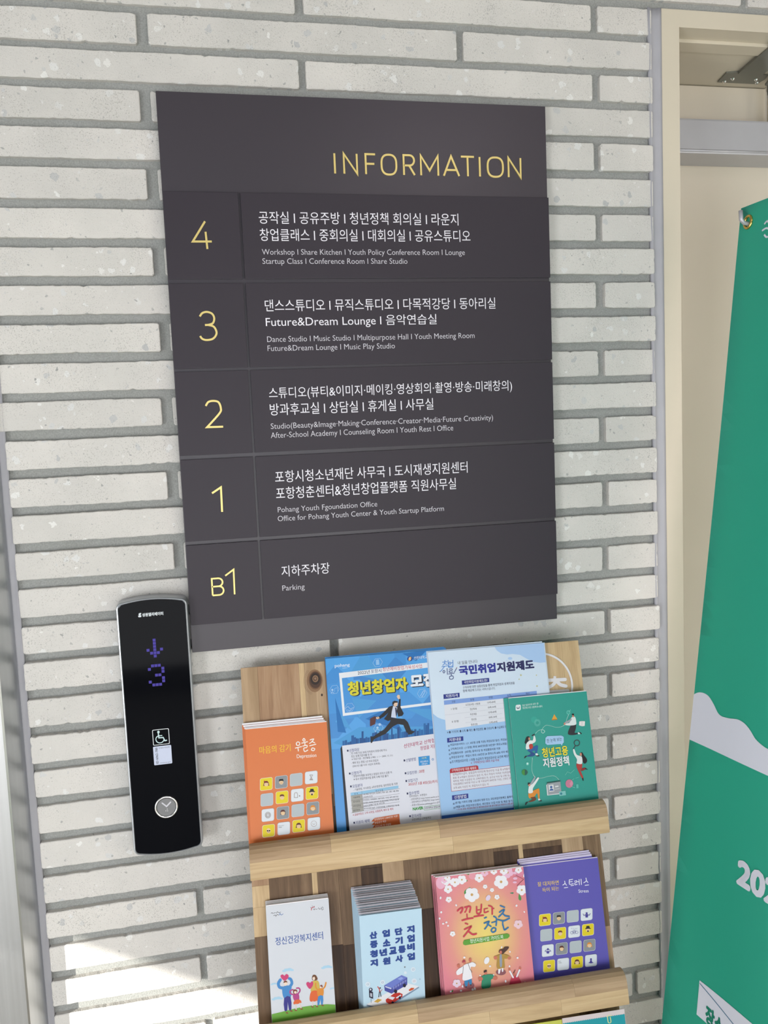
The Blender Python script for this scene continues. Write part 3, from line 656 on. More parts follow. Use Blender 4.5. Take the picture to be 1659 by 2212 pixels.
q = [A.L(*p) for p in ((329.9, 1613.5), (369.3, 1608.7), (372.4, 1648.5), (333.8, 1653.3))]
lx0, lx1, ly0, ly1 = (q[0][0] + q[3][0]) / 2, (q[1][0] + q[2][0]) / 2, (q[2][1] + q[3][1]) / 2, (q[0][1] + q[1][1]) / 2
A.add('number_sticker', 'ccd4ea', rrect(lx0, lx1, ly0, ly1, 0.0015), [tuple(range(24))]); A.up()
V, P = text_data('ID 6062-780', 0.02); w_ = max(v[0] for v in V); hh = ly1 - ly0
A.add('number_sticker', '23252c', [(lx0 + 0.0072 - v[1] * 0.0055, ly0 + 0.002 + v[0] / w_ * (hh - 0.004)) for v in V], P)
A.text('국가승강기정보센터', 342.5, 1616.3, 366.5, 1613.3, 3.2, '23252c', part='number_sticker'); A.text('www.elevator.go.kr', 345.5, 1648.4, 369.5, 1645.6, 2.6, '23252c', part='number_sticker')
A.build(CALL, rough=0.4)
bc = CP.at((359.4, 1743.2), 0.002); BR = 0.0196
bm = bmesh.new(); rings = []
for r, z in ((BR, 0), (BR, 0.002), (BR - 0.0012, 0.0038), (BR - 0.0028, 0.0036), (BR - 0.0042, 0.0018), (BR - 0.0044, 0.0)):
    rings.append([bm.verts.new((bc[0] + r * math.cos(2 * math.pi * k / 64), bc[1] + r * math.sin(2 * math.pi * k / 64), z)) for k in range(64)])
for A_, B_ in zip(rings, rings[1:]):
    for i in range(64): bm.faces.new((A_[i], A_[(i + 1) % 64], B_[(i + 1) % 64], B_[i]))
ring = from_bm('button_ring', bm, CHROME, CALL, True)
bm = bmesh.new(); disc(bm, bc[0], bc[1], 0, 0.0026, BR - 0.0040, 48, BR - 0.0044); cap = from_bm('call_button', bm, plain('button_grey', '77787a', 0.4, metal=0.3), CALL)
A = Art(CP, 0.0026); A.line([(350.3, 1734.8), (359.8, 1742.0), (368.3, 1732.8)], 2.9, 'd4d4dc', 'arrow_mark')
for p in ((361.3, 1747.7), (358.4, 1751.6), (362.2, 1751.6)): A.ell(p[0], p[1], 0.9, 0.9, 'f2f2f2', 'braille_mark', 8)
A.build(cap)
# ---------------------------------------------------------------- rack
RY = -0.0562567; RT = 0.24783482
ru = Vector((math.cos(RY), math.sin(RY), 0)); rv = Vector((-math.sin(RT) * math.sin(RY), math.sin(RT) * math.cos(RY), math.cos(RT)))
RP = Plane((0.03235, -0.045, 1.16295), ru, rv); RW = 0.6005
BL = RP.o.z / rv.z                                                 # length of the board down to the floor
RACK = thing('leaflet_rack', 'leaning acacia wood leaflet rack with glued strips and tray ledges', 'display rack', Plane(RP.pt(0, -BL), ru, rv))
RK = Plane(RP.pt(0, -BL), ru, rv)
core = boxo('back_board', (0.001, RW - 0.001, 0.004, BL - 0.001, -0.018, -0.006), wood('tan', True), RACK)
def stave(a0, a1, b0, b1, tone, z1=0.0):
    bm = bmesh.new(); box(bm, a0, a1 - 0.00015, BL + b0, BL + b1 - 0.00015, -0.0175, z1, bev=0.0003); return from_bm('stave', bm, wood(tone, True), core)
def av(x, y): return RP.at((x, y))[0]
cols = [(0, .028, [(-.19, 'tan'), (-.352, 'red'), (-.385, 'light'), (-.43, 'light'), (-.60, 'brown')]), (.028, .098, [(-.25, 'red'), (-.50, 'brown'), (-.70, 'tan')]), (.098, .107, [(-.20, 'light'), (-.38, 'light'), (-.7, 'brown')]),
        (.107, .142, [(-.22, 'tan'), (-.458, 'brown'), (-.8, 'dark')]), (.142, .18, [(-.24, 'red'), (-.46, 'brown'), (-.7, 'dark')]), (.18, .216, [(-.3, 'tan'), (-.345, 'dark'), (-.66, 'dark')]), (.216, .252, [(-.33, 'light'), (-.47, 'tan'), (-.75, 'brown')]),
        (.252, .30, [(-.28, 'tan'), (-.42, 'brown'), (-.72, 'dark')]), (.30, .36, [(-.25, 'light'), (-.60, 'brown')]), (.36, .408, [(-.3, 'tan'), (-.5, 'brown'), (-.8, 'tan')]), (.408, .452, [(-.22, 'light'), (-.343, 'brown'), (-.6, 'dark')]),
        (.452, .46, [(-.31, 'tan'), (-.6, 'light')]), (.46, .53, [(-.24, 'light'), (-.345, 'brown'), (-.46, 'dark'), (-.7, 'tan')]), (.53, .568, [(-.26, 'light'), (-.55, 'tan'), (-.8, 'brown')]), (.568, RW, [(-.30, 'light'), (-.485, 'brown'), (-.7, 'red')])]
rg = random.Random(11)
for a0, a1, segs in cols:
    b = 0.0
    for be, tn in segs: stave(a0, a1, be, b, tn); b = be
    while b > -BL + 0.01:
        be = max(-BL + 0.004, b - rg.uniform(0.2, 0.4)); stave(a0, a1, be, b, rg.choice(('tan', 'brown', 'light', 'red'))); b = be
# knot near the top
A = Art(RP, 0.0); A.crop = (510, 1380, 4.252)
A.ell(722, 385, 74, 105, ink('8b6a4c')); A.up(); A.ell(727, 380, 62, 86, ink('745339')); A.up(); A.ell(728, 378, 55, 76, ink('4d3424')); A.up(); A.ell(727, 368, 44, 54, ink('2b1d16')); A.up(); A.ell(728, 366, 27, 32, ink('8a6a4e')); A.up(); A.ell(726, 367, 18, 21, ink('5a4030')); A.up(); A.ell(727, 365, 10, 11, ink('93735a'))
A.ell(788, 515, 9, 12, ink('3a281e'))
for k in range(3): A.line([(670 - 9 * k, 290), (640 - 9 * k, 370), (655 - 9 * k, 460), (700 - 6 * k, 500 + 6 * k)], 2.5, ink('8f7257'), smooth=4)
A.build({'picture': RACK}); 
kn = [o for o in RACK.children if o.name.startswith('picture')][-1]; kn.name = 'knot'
for v in kn.data.vertices: v.co.y += BL
LP = {}
def ledge(bt, bb, segs_top, segs_bot):
    """bar with rounded front, standing 20..48 mm out; slot for leaflets behind it"""
    oy = BL
    lg = boxo('ledge', (0.001, RW - 0.001, oy + bb + 0.0046, oy + bb + 0.0056, 0.0, 0.044), wood('tan', False), RACK)
    mid = bt - 0.018
    for (lo, top, segs) in ((mid, True, segs_top), (bb, False, segs_bot)):
        a = 0.0
        for a1, tn in segs:
            bm = bmesh.new()
            P = [(0.0205, lo + 0.0001), (0.0205, bt + 0.004), (0.0225, bt + 0.0065), (0.029, bt + 0.0075), (0.037, bt + 0.0055), (0.0435, bt + 0.001), (0.047, bt - 0.005), (0.048, bt - 0.012), (0.048, lo + 0.0001)] if top else [(0.0205, lo), (0.0205, mid), (0.048, mid), (0.048, lo + 0.004), (0.0468, lo + 0.0012), (0.044, lo)]
            e0, e1 = (0.0 if a > 0 else 0.0), 0.0002
            V0 = [bm.verts.new((a + e0, oy + y, z)) for z, y in P]; V1 = [bm.verts.new((a1 - e1, oy + y, z)) for z, y in P]
            bm.faces.new(V0[::-1]); bm.faces.new(V1)
            for i in range(len(P)): bm.faces.new((V0[i], V0[(i + 1) % len(P)], V1[(i + 1) % len(P)], V1[i]))
            from_bm('stave', bm, wood(tn, False), lg); a = a1
    for o in lg.children:                             # the bars were fixed slightly out of level
        for v in o.data.vertices: v.co.y += (v.co.x - 0.3) * 0.0145
    return lg
L1T, L1B, L2T, L2B = -0.2819, -0.3275, -0.5543, -0.598
ledge(L1T, L1B, [(0.13, 'tan'), (0.31, 'light'), (RW, 'tan')], [(0.33, 'light'), (RW, 'light')])
ledge(L2T, L2B, [(0.25, 'light'), (0.51, 'tan'), (RW, 'tan')], [(0.20, 'light'), (0.365, 'light'), (0.485, 'light'), (RW, 'light')])
ledge(-0.826, -0.872, [(0.3, 'tan'), (RW, 'light')], [(0.42, 'light'), (RW, 'tan')])
ledge(-1.098, -1.144, [(0.2, 'light'), (RW, 'tan')], [(0.42, 'tan'), (RW, 'light')])
# white ring emblem with a syllable, upper right of the board
A = Art(RP, 0.0); A.crop = (1080, 1380, 4.608)
ORD = ('', 'second', 'third', 'fourth', 'fifth', 'sixth', 'seventh', 'eighth', 'ninth', 'tenth', 'eleventh', 'twelfth', 'thirteenth')
def nth(k, n, text):
    return ('rearmost ' if k == n - 1 else ORD[k] + ' ') + text
def circ(p, q, r):
    ax, ay = p; bx, by = q; cx, cy = r; d = 2 * (ax * (by - cy) + bx * (cy - ay) + cx * (ay - by))
    ux = ((ax * ax + ay * ay) * (by - cy) + (bx * bx + by * by) * (cy - ay) + (cx * cx + cy * cy) * (ay - by)) / d
    uy = ((ax * ax + ay * ay) * (cx - bx) + (bx * bx + by * by) * (ax - cx) + (cx * cx + cy * cy) * (bx - ax)) / d
    return ux, uy, math.hypot(ax - ux, ay - uy)
ecx, ecy, er = circ(A.L(462, 152), A.L(655, 280), A.L(716, 500))
bm = bmesh.new(); N = 72; R4 = [[bm.verts.new((ecx + r * math.cos(2 * math.pi * k / N), BL + ecy + r * math.sin(2 * math.pi * k / N), z)) for k in range(N)] for r, z in ((er + .0017, 0.0002), (er + .0017, 0.0012), (er - .0017, 0.0012), (er - .0017, 0.0002))]
for A_, B_ in zip(R4, R4[1:] + R4[:1]):
    for i in range(N): bm.faces.new((A_[i], A_[(i + 1) % N], B_[(i + 1) % N], B_[i]))
from_bm('ring_emblem', bm, ink('e4e2e6'), RACK)
for pts, w in (([(530, 392), (556, 396)], 46), ([(430, 415), (648, 404)], 34), ([(560, 408), (530, 455), (470, 490)], 32), ([(560, 415), (600, 455), (655, 470)], 34), ([(440, 535), (675, 518)], 34)):
    A.line(pts, w, 'e4e2e6', 'emblem_lettering', smooth=4)
A.build({'emblem_lettering': RACK})
for o in [o for o in RACK.children if o.name.startswith('emblem_lettering')]:
    for v in o.data.vertices: v.co.y += BL; v.co.z += 0.0005

def tilted(a, b, off, phi=0.0, rot=0.0):
    """plane standing on the rack at local (a, b), turned phi towards the viewer about its foot and rot in its own plane"""
    v = RP.v * math.cos(phi) + RP.n * math.sin(phi); u = RP.u
    u2 = u * math.cos(rot) + v * math.sin(rot); v2 = v * math.cos(rot) - u * math.sin(rot)
    return Plane(RP.pt(a, b, off), u2, v2)
def leaflet(kind, label, cat, plane, w, h, cover, back=None, th=0.0008, pages=None, group=None, inset=(0, 0, 0.0015), lower=0.0):
    """a folded print: coloured cover sheet over white inner pages"""
    root = thing(kind, label, cat, plane, group=group)
    full = h
    if label.split()[0] in ORD + ('rearmost',): h -= lower; inset = (inset[0], inset[1], lower)
    if pages is not None:
        bm = bmesh.new(); box(bm, 0.0004, w - inset[1] - 0.0004, 0.0008, h + inset[2], -th + 0.0002, -0.0003); from_bm('inner_pages', bm, pages, root)
    bm = bmesh.new(); box(bm, 0, w, 0, h, -0.0003, 0.0, bev=0.0001); from_bm('cover', bm, cover, root)
    if pages is not None or back:
        bm = bmesh.new(); box(bm, 0, w, 0, h, -th, -th + 0.0002); from_bm('rear_cover', bm, back or cover, root)
    return root
def extent(pl, TLp, TRp, BLp, BRp):
    a = [pl.at(p) for p in (TLp, BLp) if p]; b = [pl.at(p) for p in (TRp, BRp) if p]
    return sum(v[0] for v in a) / len(a), sum(v[0] for v in b) / len(b), (pl.at(TLp)[1] + (pl.at(TRp)[1] if TRp else pl.at(TLp)[1])) / (2)
ORANGE, PURPLE = ink('d9783f', 0.42, 0.35), ink('5a52b0', 0.42, 0.35)
def face(A, x, y, s, hair, kind):
    """small printed head on a tile; s = tile size"""
    skin = 'e9c79c'; r = s * 0.17
    if kind == 'bald': A.ell(x, y, r, r * 1.2, skin); A.ell(x - r * .45, y, r * .42, r * .35, '2a2622', n=8); A.ell(x + r * .45, y - 1, r * .42, r * .35, '2a2622', n=8); A.line([(x - r * .5, y + r * .75), (x, y + r * .55), (x + r * .5, y + r * .7)], 3, '3a2a20'); A.up(); return
    if kind in ('tails', 'long', 'bun'):
        k = 1.45 if kind != 'long' else 1.15
        A.poly([(x - r * k, y + r * 1.0), (x - r * 1.15, y - r * .5), (x - r * .5, y - r * 1.4), (x + r * .5, y - r * 1.45), (x + r * 1.15, y - r * .5), (x + r * k, y + r * .9), (x + r * .7, y + r * .6), (x - r * .7, y + r * .7)], hair)
    if kind == 'bun': A.ell(x - r * .9, y - r * 1.3, r * .35, r * .3, 'b8452c', n=8)
    A.up(); A.ell(x, y, r, r * 1.15, skin, n=16); A.up()
    A.poly([(x - r * 1.05, y - r * .15), (x - r * 1.0, y - r * 1.05), (x - r * .3, y - r * 1.4), (x + r * .6, y - r * 1.35), (x + r * 1.05, y - r * .8), (x + r * 1.0, y - r * .2), (x + r * .6, y - r * .55), (x - r * .5, y - r * .5)], hair)
    if kind == 'hat': A.poly([(x - r * 1.5, y - r * .65), (x - r * .95, y - r * .8), (x - r * .75, y - r * 1.9), (x + r * .65, y - r * 1.95), (x + r * .95, y - r * .85), (x + r * 1.5, y - r * .8), (x + r * 1.4, y - r * .55), (x - r * 1.4, y - r * .4)], '1d1b1c'); A.ell(x, y + r * .7, r * .45, r * .45, '2a2320', n=8)
    if kind == 'cap': A.poly([(x - r * 1.1, y - r * .5), (x - r * .9, y - r * 1.4), (x + r * .8, y - r * 1.5), (x + r * 1.1, y - r * .6)], '1d1b1c'); A.line([(x - r * .5, y + r * .6), (x, y + r * .4), (x + r * .5, y + r * .55)], 2.5, '7a4a35')
    A.up(); A.ell(x - r * .38, y + 1, 2, 2, '3a2a22', n=6); A.ell(x + r * .38, y, 2, 2, '3a2a22', n=6)
def tiles(A, cent, s, inkc, icons):
    cols_ = 'YDGW GYWY WDGD YWYW'.split(); fc = {(0, 0): ('7a2f1e', 'bun'), (0, 1): ('1d1b1c', 'cap'), (1, 1): ('6e3420', 'boy'), (1, 3): ('1d1b1c', 'hat'), (2, 1): ('5a2a22', 'long'), (2, 3): ('d98a32', 'tails'), (3, 0): ('', 'bald'), (3, 2): ('5a2420', 'tails')}
    for r in range(4):
        for c in range(4):
            x, y = cent[r][c]; col = {'Y': 'e3ce1c', 'D': '8b9094', 'G': 'b4bdc2', 'W': 'dde3ea'}[cols_[r][c]]
            P = rrect(x - s / 2, x + s / 2, y - s / 2, y + s / 2, s * .15, 3); sh = -0.12
            A.poly([(px, py + (px - x) * sh) for px, py in P], 'e4dfc8' if col == 'e3ce1c' else 'c9ced4'); A.up()
            s2 = s * .94; P = rrect(x - s2 / 2, x + s2 / 2, y - s2 / 2, y + s2 / 2, s * .13, 3); A.poly([(px, py + (px - x) * sh) for px, py in P], col); A.up()
            if (r, c) in fc: face(A, x, y, s, *fc[(r, c)])
    for k, (r, c) in enumerate(((0, 3), (1, 2), (2, 0), (3, 3))):
        x, y = cent[r][c]; q = s * .2; i = icons[k]
        if i == 'glass': [A.line(p, 3, inkc) for p in ([(x - q * .6, y - q), (x + q * .6, y - q), (x - q * .6, y + q), (x + q * .6, y + q), (x - q * .6, y - q)], [(x - q * .3, y + q * .7), (x + q * .3, y + q * .7)])]
        elif i == 'jar': A.line([(x - q * 1.2, y + q), (x - q * 1.2, y - q * .4), (x - q * .9, y - q), (x - q * .2, y - q), (x + q * .1, y - q * .4), (x + q * .1, y + q), (x - q * 1.2, y + q)], 2.5, inkc); A.ell(x + q * .9, y + q * .3, 5, 5, inkc)
        elif i == 'brain': [A.line(arc(x, y, q * (1.1 - .3 * j), q * (1.2 - .35 * j), 0, 360, 12), 2.5, inkc if j else '8a7f70') for j in range(3)]
        elif i == 'sad': A.line(arc(x, y, q * 1.1, q * 1.15, 0, 360, 16), 2.5, inkc); A.line([(x - q * .4, y + q * .45), (x, y + q * .2), (x + q * .4, y + q * .4)], 2.5, inkc); A.line([(x - q * .4, y - q * .3), (x - q * .4, y)], 3, inkc); A.line([(x + q * .4, y - q * .35), (x + q * .4, y - 2)], 3, inkc)
        elif i == 'cloud': [A.line(arc(x + d * q, y + e * q, q * .6, q * .55, 0, 360, 10), 2.6, inkc) for d, e in ((-1, .5), (0, -.1), (1, .3), (0, .4))]; [A.line([(x + d * q * .9, y - q * 1.1), (x + d * q * 1.2, y - q * 1.5)], 2.6, inkc) for d in (-1, -.3, .4, 1)]
        else:
            A.ell(x, y - q * .55, q * .42, q * .45, inkc)
            if i == 'arms': A.poly([(x - q * .6, y - q * .1), (x + q * .6, y - q * .1), (x + q * .5, y + q * 1.2), (x - q * .5, y + q * 1.2)], inkc); A.line([(x - q * .5, y + q * .1), (x - q * 1.2, y + q * .4), (x - q * 1.5, y - q * .3)], 6, inkc); A.line([(x + q * .5, y + q * .1), (x + q * 1.1, y + q * .3), (x + q * 1.5, y - q * .5)], 6, inkc)
            elif i == 'head': A.poly([(x - q * .6, y + q * .2), (x + q * .6, y + q * .2), (x + q * .5, y + q * 1.2), (x - q * .5, y + q * 1.2)], inkc); A.line([(x - q * .4, y + q * .5), (x - q * 1.2, y + q * .3), (x - q * .6, y - q * .4)], 6, inkc); A.line([(x + q * .4, y + q * .5), (x + q * 1.2, y + q * .2), (x + q * .6, y - q * .4)], 6, inkc)
            else: A.poly([(x - q * .35, y - q * .1), (x + q * .35, y - q * .1), (x + q * .5, y + q * .6), (x + q * 1.2, y + q * .9), (x, y + q * 1.2), (x - q * 1.2, y + q * .95), (x - q * .5, y + q * .6)], inkc)
# ---- orange booklets
def stack(n, mk):
    for k in range(n): mk(k)
T1 = L1B + 0.006; T2 = L2B + 0.006
pl = tilted(0, T1, 0.0125); a0, a1, hh = extent(pl, (531, 1576), (707, 1559), (541, 1824.5), (720.5, 1800))
for k in range(3, -1, -1):
    P = tilted(a0 - 0.0012 * k, T1, 0.0125 - 0.0021 * k, 0, 0.002 * k)
    root = leaflet('booklet', 'orange depression booklet, front copy at the left of the top ledge' if k == 0 else nth(k, 4, 'orange booklet counted back from the front copy of its pile'), 'booklet', P, a1 - a0 - 0.001 * (k > 0), hh + 0.0032 * k, ORANGE, th=0.0019, pages=PAPER, lower=0.0029, group='orange depression booklets')
    if k == 0:
        A = Art(P, 0.0, (510, 1380, 4.252))
        A.text('마음의 감기', 213, 1022, 500, 1000, 68, 'f2c437', bold=0.02)
        H = 'f3ede6'
        for p in ([(566, 945), (553, 960), (560, 978), (580, 975), (583, 955), (566, 945)], [(545, 1003), (600, 990)], [(568, 1000), (572, 1030)], [(622, 912), (613, 928), (622, 940), (634, 930), (622, 912)], [(603, 958), (655, 945)], [(632, 955), (632, 975)], [(612, 985), (650, 978), (648, 997), (622, 1005), (630, 1035), (658, 1022)], [(680, 928), (712, 920), (696, 945), (675, 960)], [(696, 942), (722, 955)], [(677, 982), (732, 968)], [(700, 1000), (692, 1020), (712, 1027), (722, 1010), (700, 1000)]): A.line(p, 8.5, H, 'lettering', smooth=4)
        A.text('Depression', 558, 1085, 738, 1073, 46, H, bold=0.01)
        tiles(A, [[(277, 1333), (415, 1315), (552, 1293), (690, 1273)], [(283, 1477), (422, 1455), (562, 1435), (697, 1415)], [(292, 1618), (430, 1597), (567, 1575), (705, 1555)], [(298, 1762), (438, 1740), (575, 1717), (714, 1697)]], 116, '8d6a55', ('glass', 'jar', 'brain', 'sad'))
        A.text('Depression', 390, 1718, 440, 1712, 9, '555a60'); A.text('우울증', 390, 1732, 420, 1728, 9, '33363a', bold=.02)
        A.build(root)
# ---- purple booklets
pl = tilted(0, T2, 0.007); a0, a1, hh = extent(pl, (1130.6, 1871), (1292.8, 1853.7), (1153.7, 2123.9), (1315.8, 2094.6)); a0 -= 0.004
for k in range(3, -1, -1):
    P = tilted(a0 - 0.0006 * k, T2, 0.0075 - 0.0016 * k, 0, 0.003 * k)
    root = leaflet('booklet', 'violet stress booklet, front copy at the right of the second ledge' if k == 0 else nth(k, 4, 'violet booklet counted back from the front copy of its pile'), 'booklet', P, a1 - a0 - 0.008 * (k > 0), hh + 0.0026 * k + .004 * (k > 0), PURPLE, th=0.0014, pages=ink('cfc6e2', 0.5, 0.2), lower=0.0034, group='violet stress booklets')
    if k == 0:
        A = Art(P, 0.0, (1120, 1820, 5.644))
        A.text('잘 대처하면', 232, 510, 490, 486, 56, 'e8c850', bold=0.015); A.text('득이 되는', 289, 578, 494, 557, 52, 'e8c850', bold=0.015)
        H = 'e9e8f4'
        for p in ([(562, 470), (565, 500), (540, 518)], [(565, 495), (585, 520)], [(558, 552), (600, 546)], [(618, 455), (660, 448)], [(620, 455), (622, 508), (668, 500)], [(622, 480), (655, 476)], [(640, 526), (672, 520)], [(682, 472), (710, 466), (706, 486), (688, 492), (690, 515), (716, 508)], [(720, 478), (735, 476)], [(738, 450), (742, 516)], [(762, 446), (768, 512)], [(822, 432), (826, 468), (795, 490)], [(826, 462), (846, 486)], [(812, 522), (855, 516)]): A.line(p, 9, H, 'lettering', smooth=4)
        A.text('Stress', 731, 592, 854, 587, 40, H, bold=0.01)
        tiles(A, [[(322, 942), (492, 920), (661, 898), (829, 877)], [(338, 1127), (507, 1106), (677, 1084), (846, 1062)], [(356, 1315), (525, 1292), (695, 1270), (863, 1250)], [(371, 1503), (542, 1480), (712, 1458), (881, 1436)]], 145, '463c96', ('arms', 'cloud', 'head', 'lotus'))
        A.text('Stress', 484, 1446, 515, 1442, 9, '555a60'); A.text('스트레스', 485, 1466, 528, 1462, 11, '33363a', bold=.02)
        A.build(root)
# ---- blue recruiting posters
BLUE = ink('2b83c8', 0.35, 0.45)
def blue_mat():
    m, nt, b = new_mat('blue_facets'); L = nt.links.new
    tc = node(nt, 'ShaderNodeTexCoord'); v = node(nt, 'ShaderNodeTexVoronoi', Scale=17.0); v.distance = 'MANHATTAN'; L(tc.outputs['Object'], v.inputs['Vector'])
    s = node(nt, 'ShaderNodeSeparateColor'); L(v.outputs['Color'], s.inputs[0])
    L(ramp(nt, s.outputs[0], [(0, lin('1f72b8')), (0.5, lin('2f88cc')), (1, lin('4a9bd8'))]), b.inputs['Base Color']); b.inputs['Roughness'].default_value = 0.35
    return m
BLUEF = blue_mat()
pl = tilted(0, T1, 0.0062); a0 = (pl.at((703, 1426))[0]); hh = (pl.at((702, 1426))[1] + pl.at((960, 1399.5))[1]) / 2
for k in range(4, -1, -1):
    P = tilted(a0 - 0.0002 * k + [0, .0016, .0030, .0008, .0022][k], T1, 0.0062 - 0.0009 * k, 0, [0.0, -.004, .003, -.008, .006][k])
    root = thing('poster', 'glossy blue startup recruiting poster with leaping man, front sheet of its pile' if k == 0 else nth(k, 5, 'blue poster sheet behind the front leaping man poster'), 'poster', P, group='blue startup recruiting posters')
    bm = bmesh.new(); box(bm, 0, 0.21, 0, hh + 0.0007 * k, -0.0003, 0, bev=0.0001); from_bm('sheet', bm, BLUEF if k == 0 else BLUE, root)
    if k == 0:
        A = Art(P, 0.0, (690, 1380, 5.027)); A.clip = (0.2097, hh - 0.0002)
        for q in ([(430, 860), (620, 670), (350, 640)], [(250, 820), (350, 990), (170, 900)], [(950, 760), (1240, 900), (1230, 760)], [(480, 130), (760, 470), (330, 380)], [(150, 1130), (430, 960), (1240, 950), (1240, 1020), (245, 1155), (170, 1140)]): A.poly(q, '4a9ad6')
        A.up()
        for q in ([(500, 870), (760, 740), (900, 1000)], [(170, 640), (290, 1020), (200, 1010)], [(900, 160), (1170, 120), (1050, 240)]): A.poly(q, '1f6fb6')
        A.up()
        A.text('pohang', 165, 298, 330, 284, 46, 'c9dcf4', bold=.03); A.text('포항시', 250, 318, 300, 314, 16, 'c9dcf4')
        A.ell(982, 217, 30, 26, '1d3f8a'); A.up(); A.ell(982, 217, 14, 24, 'd8a23a', rot=.4); A.up(); A.text('S', 972, 217, 992, 215, 26, 'f0eef0', part='picture'); A.text('선린대학교', 1026, 208, 1172, 196, 34, 'dfe8f2', bold=.01)
        WH = 'e4e8ee'
        A.poly([(212, 372), (1290, 243), (1292, 298), (243, 427)], WH); A.poly([(212, 372), (243, 427), (277, 805), (255, 838)], WH); A.poly([(277, 805), (1290, 680), (1290, 706), (255, 838)], WH); A.up()
        A.text('2022년', 415, 372, 545, 357, 42, '2b2a3a', bold=.01); A.text('포항시', 558, 356, 672, 342, 42, '26286e', bold=.01); A.text('청년예비창업가육성사업', 686, 337, 1112, 290, 44, 'b83048', bold=.01)
        for dx, dy, c, bo in ((9, 8, '10233f', .085), (0, 0, '1a3558', .085), (0, 0, 'd8d02c', .055)):
            A.text('청년창업자', 305 + dx, 545 + dy, 960 + dx, 488 + dy, 158, c, bold=bo, part='title_lettering'); A.up()
        for dx, dy, c, bo in ((9, 8, '10233f', .085), (0, 0, '1a3558', .085), (0, 0, 'e6ebf2', .055)):
            A.text('모집', 985 + dx, 462 + dy, 1255 + dx, 438 + dy, 150, c, bold=bo, part='title_lettering'); A.up()
        for hx, hy in ((632, 257), (163, 550), (328, 745), (640, 970), (1115, 590)):
            A.line([(hx + 52 * math.cos(math.radians(60 * i)), hy + 50 * math.sin(math.radians(60 * i)) - 0.12 * 52 * math.cos(math.radians(60 * i))) for i in range(7)], 3, 'a8cbee')
        A.poly([(612, 228), (645, 222), (652, 280), (615, 285)], '8fbde8'); A.ell(140, 555, 11, 12, 'a8cbee'); A.line([(125, 592), (140, 575), (158, 590)], 5, 'a8cbee'); A.line([(165, 575), (165, 540), (195, 530), (198, 565)], 3, 'a8cbee')
        A.line([(285, 755), (310, 735), (335, 760), (370, 745)], 4, 'b8d4f0', smooth=3); A.line([(300, 770), (330, 780), (350, 765)], 4, 'b8d4f0'); A.line([(1098, 620), (1130, 565), (1145, 575), (1112, 630)], 4, 'c8dcf4', smooth=3)
        A.ell(630, 965, 12, 13, 'a8cbee'); A.line([(605, 1010), (618, 985), (645, 985), (658, 1005)], 5, 'a8cbee'); A.ell(655, 930, 14, 15, 'a8cbee')
        r2 = random.Random(5); x = 250
        while x < 1290:
            w = r2.uniform(14, 30); yb = 1160 - (x - 250) * 0.129; h = r2.uniform(25, 60) + (45 if r2.random() < .35 else 0) + (25 if x > 450 else 0)
            A.poly([(x, yb), (x, yb - h), (x + w, yb - h - w * .12), (x + w, yb - w * .12)], r2.choice(('195a9c', '144d8c', '1f66a8'))); x += w + r2.uniform(-3, 6)
        A.up()
        A.poly([(228, 1190), (245, 1160), (262, 1170), (330, 2150), (300, 2150)], '0f1420'); A.up()
        A.poly([(245, 1160), (1290, 1025), (1350, 2040), (333, 2150)], 'd9dbe6'); A.up()
        K = '17161b'
        # leaping man
        A.poly([(555, 1065), (590, 1058), (620, 1035), (700, 985), (765, 905), (780, 855), (850, 865), (925, 870), (960, 905), (1000, 1005), (975, 1030), (945, 1015), (910, 935), (850, 925), (800, 950), (720, 1030), (610, 1080), (590, 1095), (570, 1130), (557, 1130)], K)
        A.poly([(960, 1020), (985, 995), (1040, 1005), (1000, 1035), (962, 1040)], K)
        A.poly([(640, 850), (700, 795), (755, 738), (800, 722), (850, 735), (868, 650), (882, 655), (880, 740), (915, 810), (900, 835), (855, 845), (845, 800), (800, 800), (780, 830), (775, 880), (745, 893), (700, 870), (720, 845), (750, 800), (700, 845), (655, 872)], K); A.up()
        A.poly([(800, 728), (845, 745), (835, 800), (833, 860), (778, 850), (785, 790)], 'c9d2e6'); A.up(); A.poly([(820, 745), (838, 750), (842, 820), (832, 848), (825, 800)], '252a4a'); 
        A.ell(825, 705, 24, 30, 'e3c2a8'); A.ell(632, 858, 18, 14, 'e3c2a8'); A.poly([(838, 625), (852, 605), (872, 612), (875, 650), (855, 655)], 'e3c2a8'); A.up()
        A.poly([(790, 715), (793, 685), (815, 672), (850, 680), (848, 692), (815, 695), (803, 718)], '1a1718'); A.poly([(550, 865), (605, 838), (615, 855), (605, 925), (553, 950), (548, 940)], '552a26'); A.line([(600, 850), (632, 848), (640, 870)], 4, '3a1a18'); A.up()
        NV, TXc, RD = '1f2b78', '33343c', 'b8303a'
        def item(t, x0, y0, x1, y1, h=34): A.poly([(x0, y0 - 11), (x0 + 17, y0 - 13), (x0 + 19, y0 + 7), (x0 + 2, y0 + 9)], '1c2350', 'lettering'); A.text(t, x0 + 26, y0 - 2, x1, y1, h, NV, bold=.008)
        item('신청대상', 298, 1216, 432, 1199, 36); item('신청자격', 320, 1464, 455, 1446, 36); item('모집분야', 332, 1604, 468, 1586, 36); item('지원자 혜택', 368, 1998, 543, 1974, 36)
        item('선발방법', 913, 1322, 1045, 1303, 36); item('모집인원 :', 925, 1461, 1073, 1442, 34); item('모집기간', 933, 1545, 1068, 1528, 36); item('접수방법', 946, 1681, 1080, 1663, 36); item('문의사항', 974, 1927, 1107, 1910, 36)
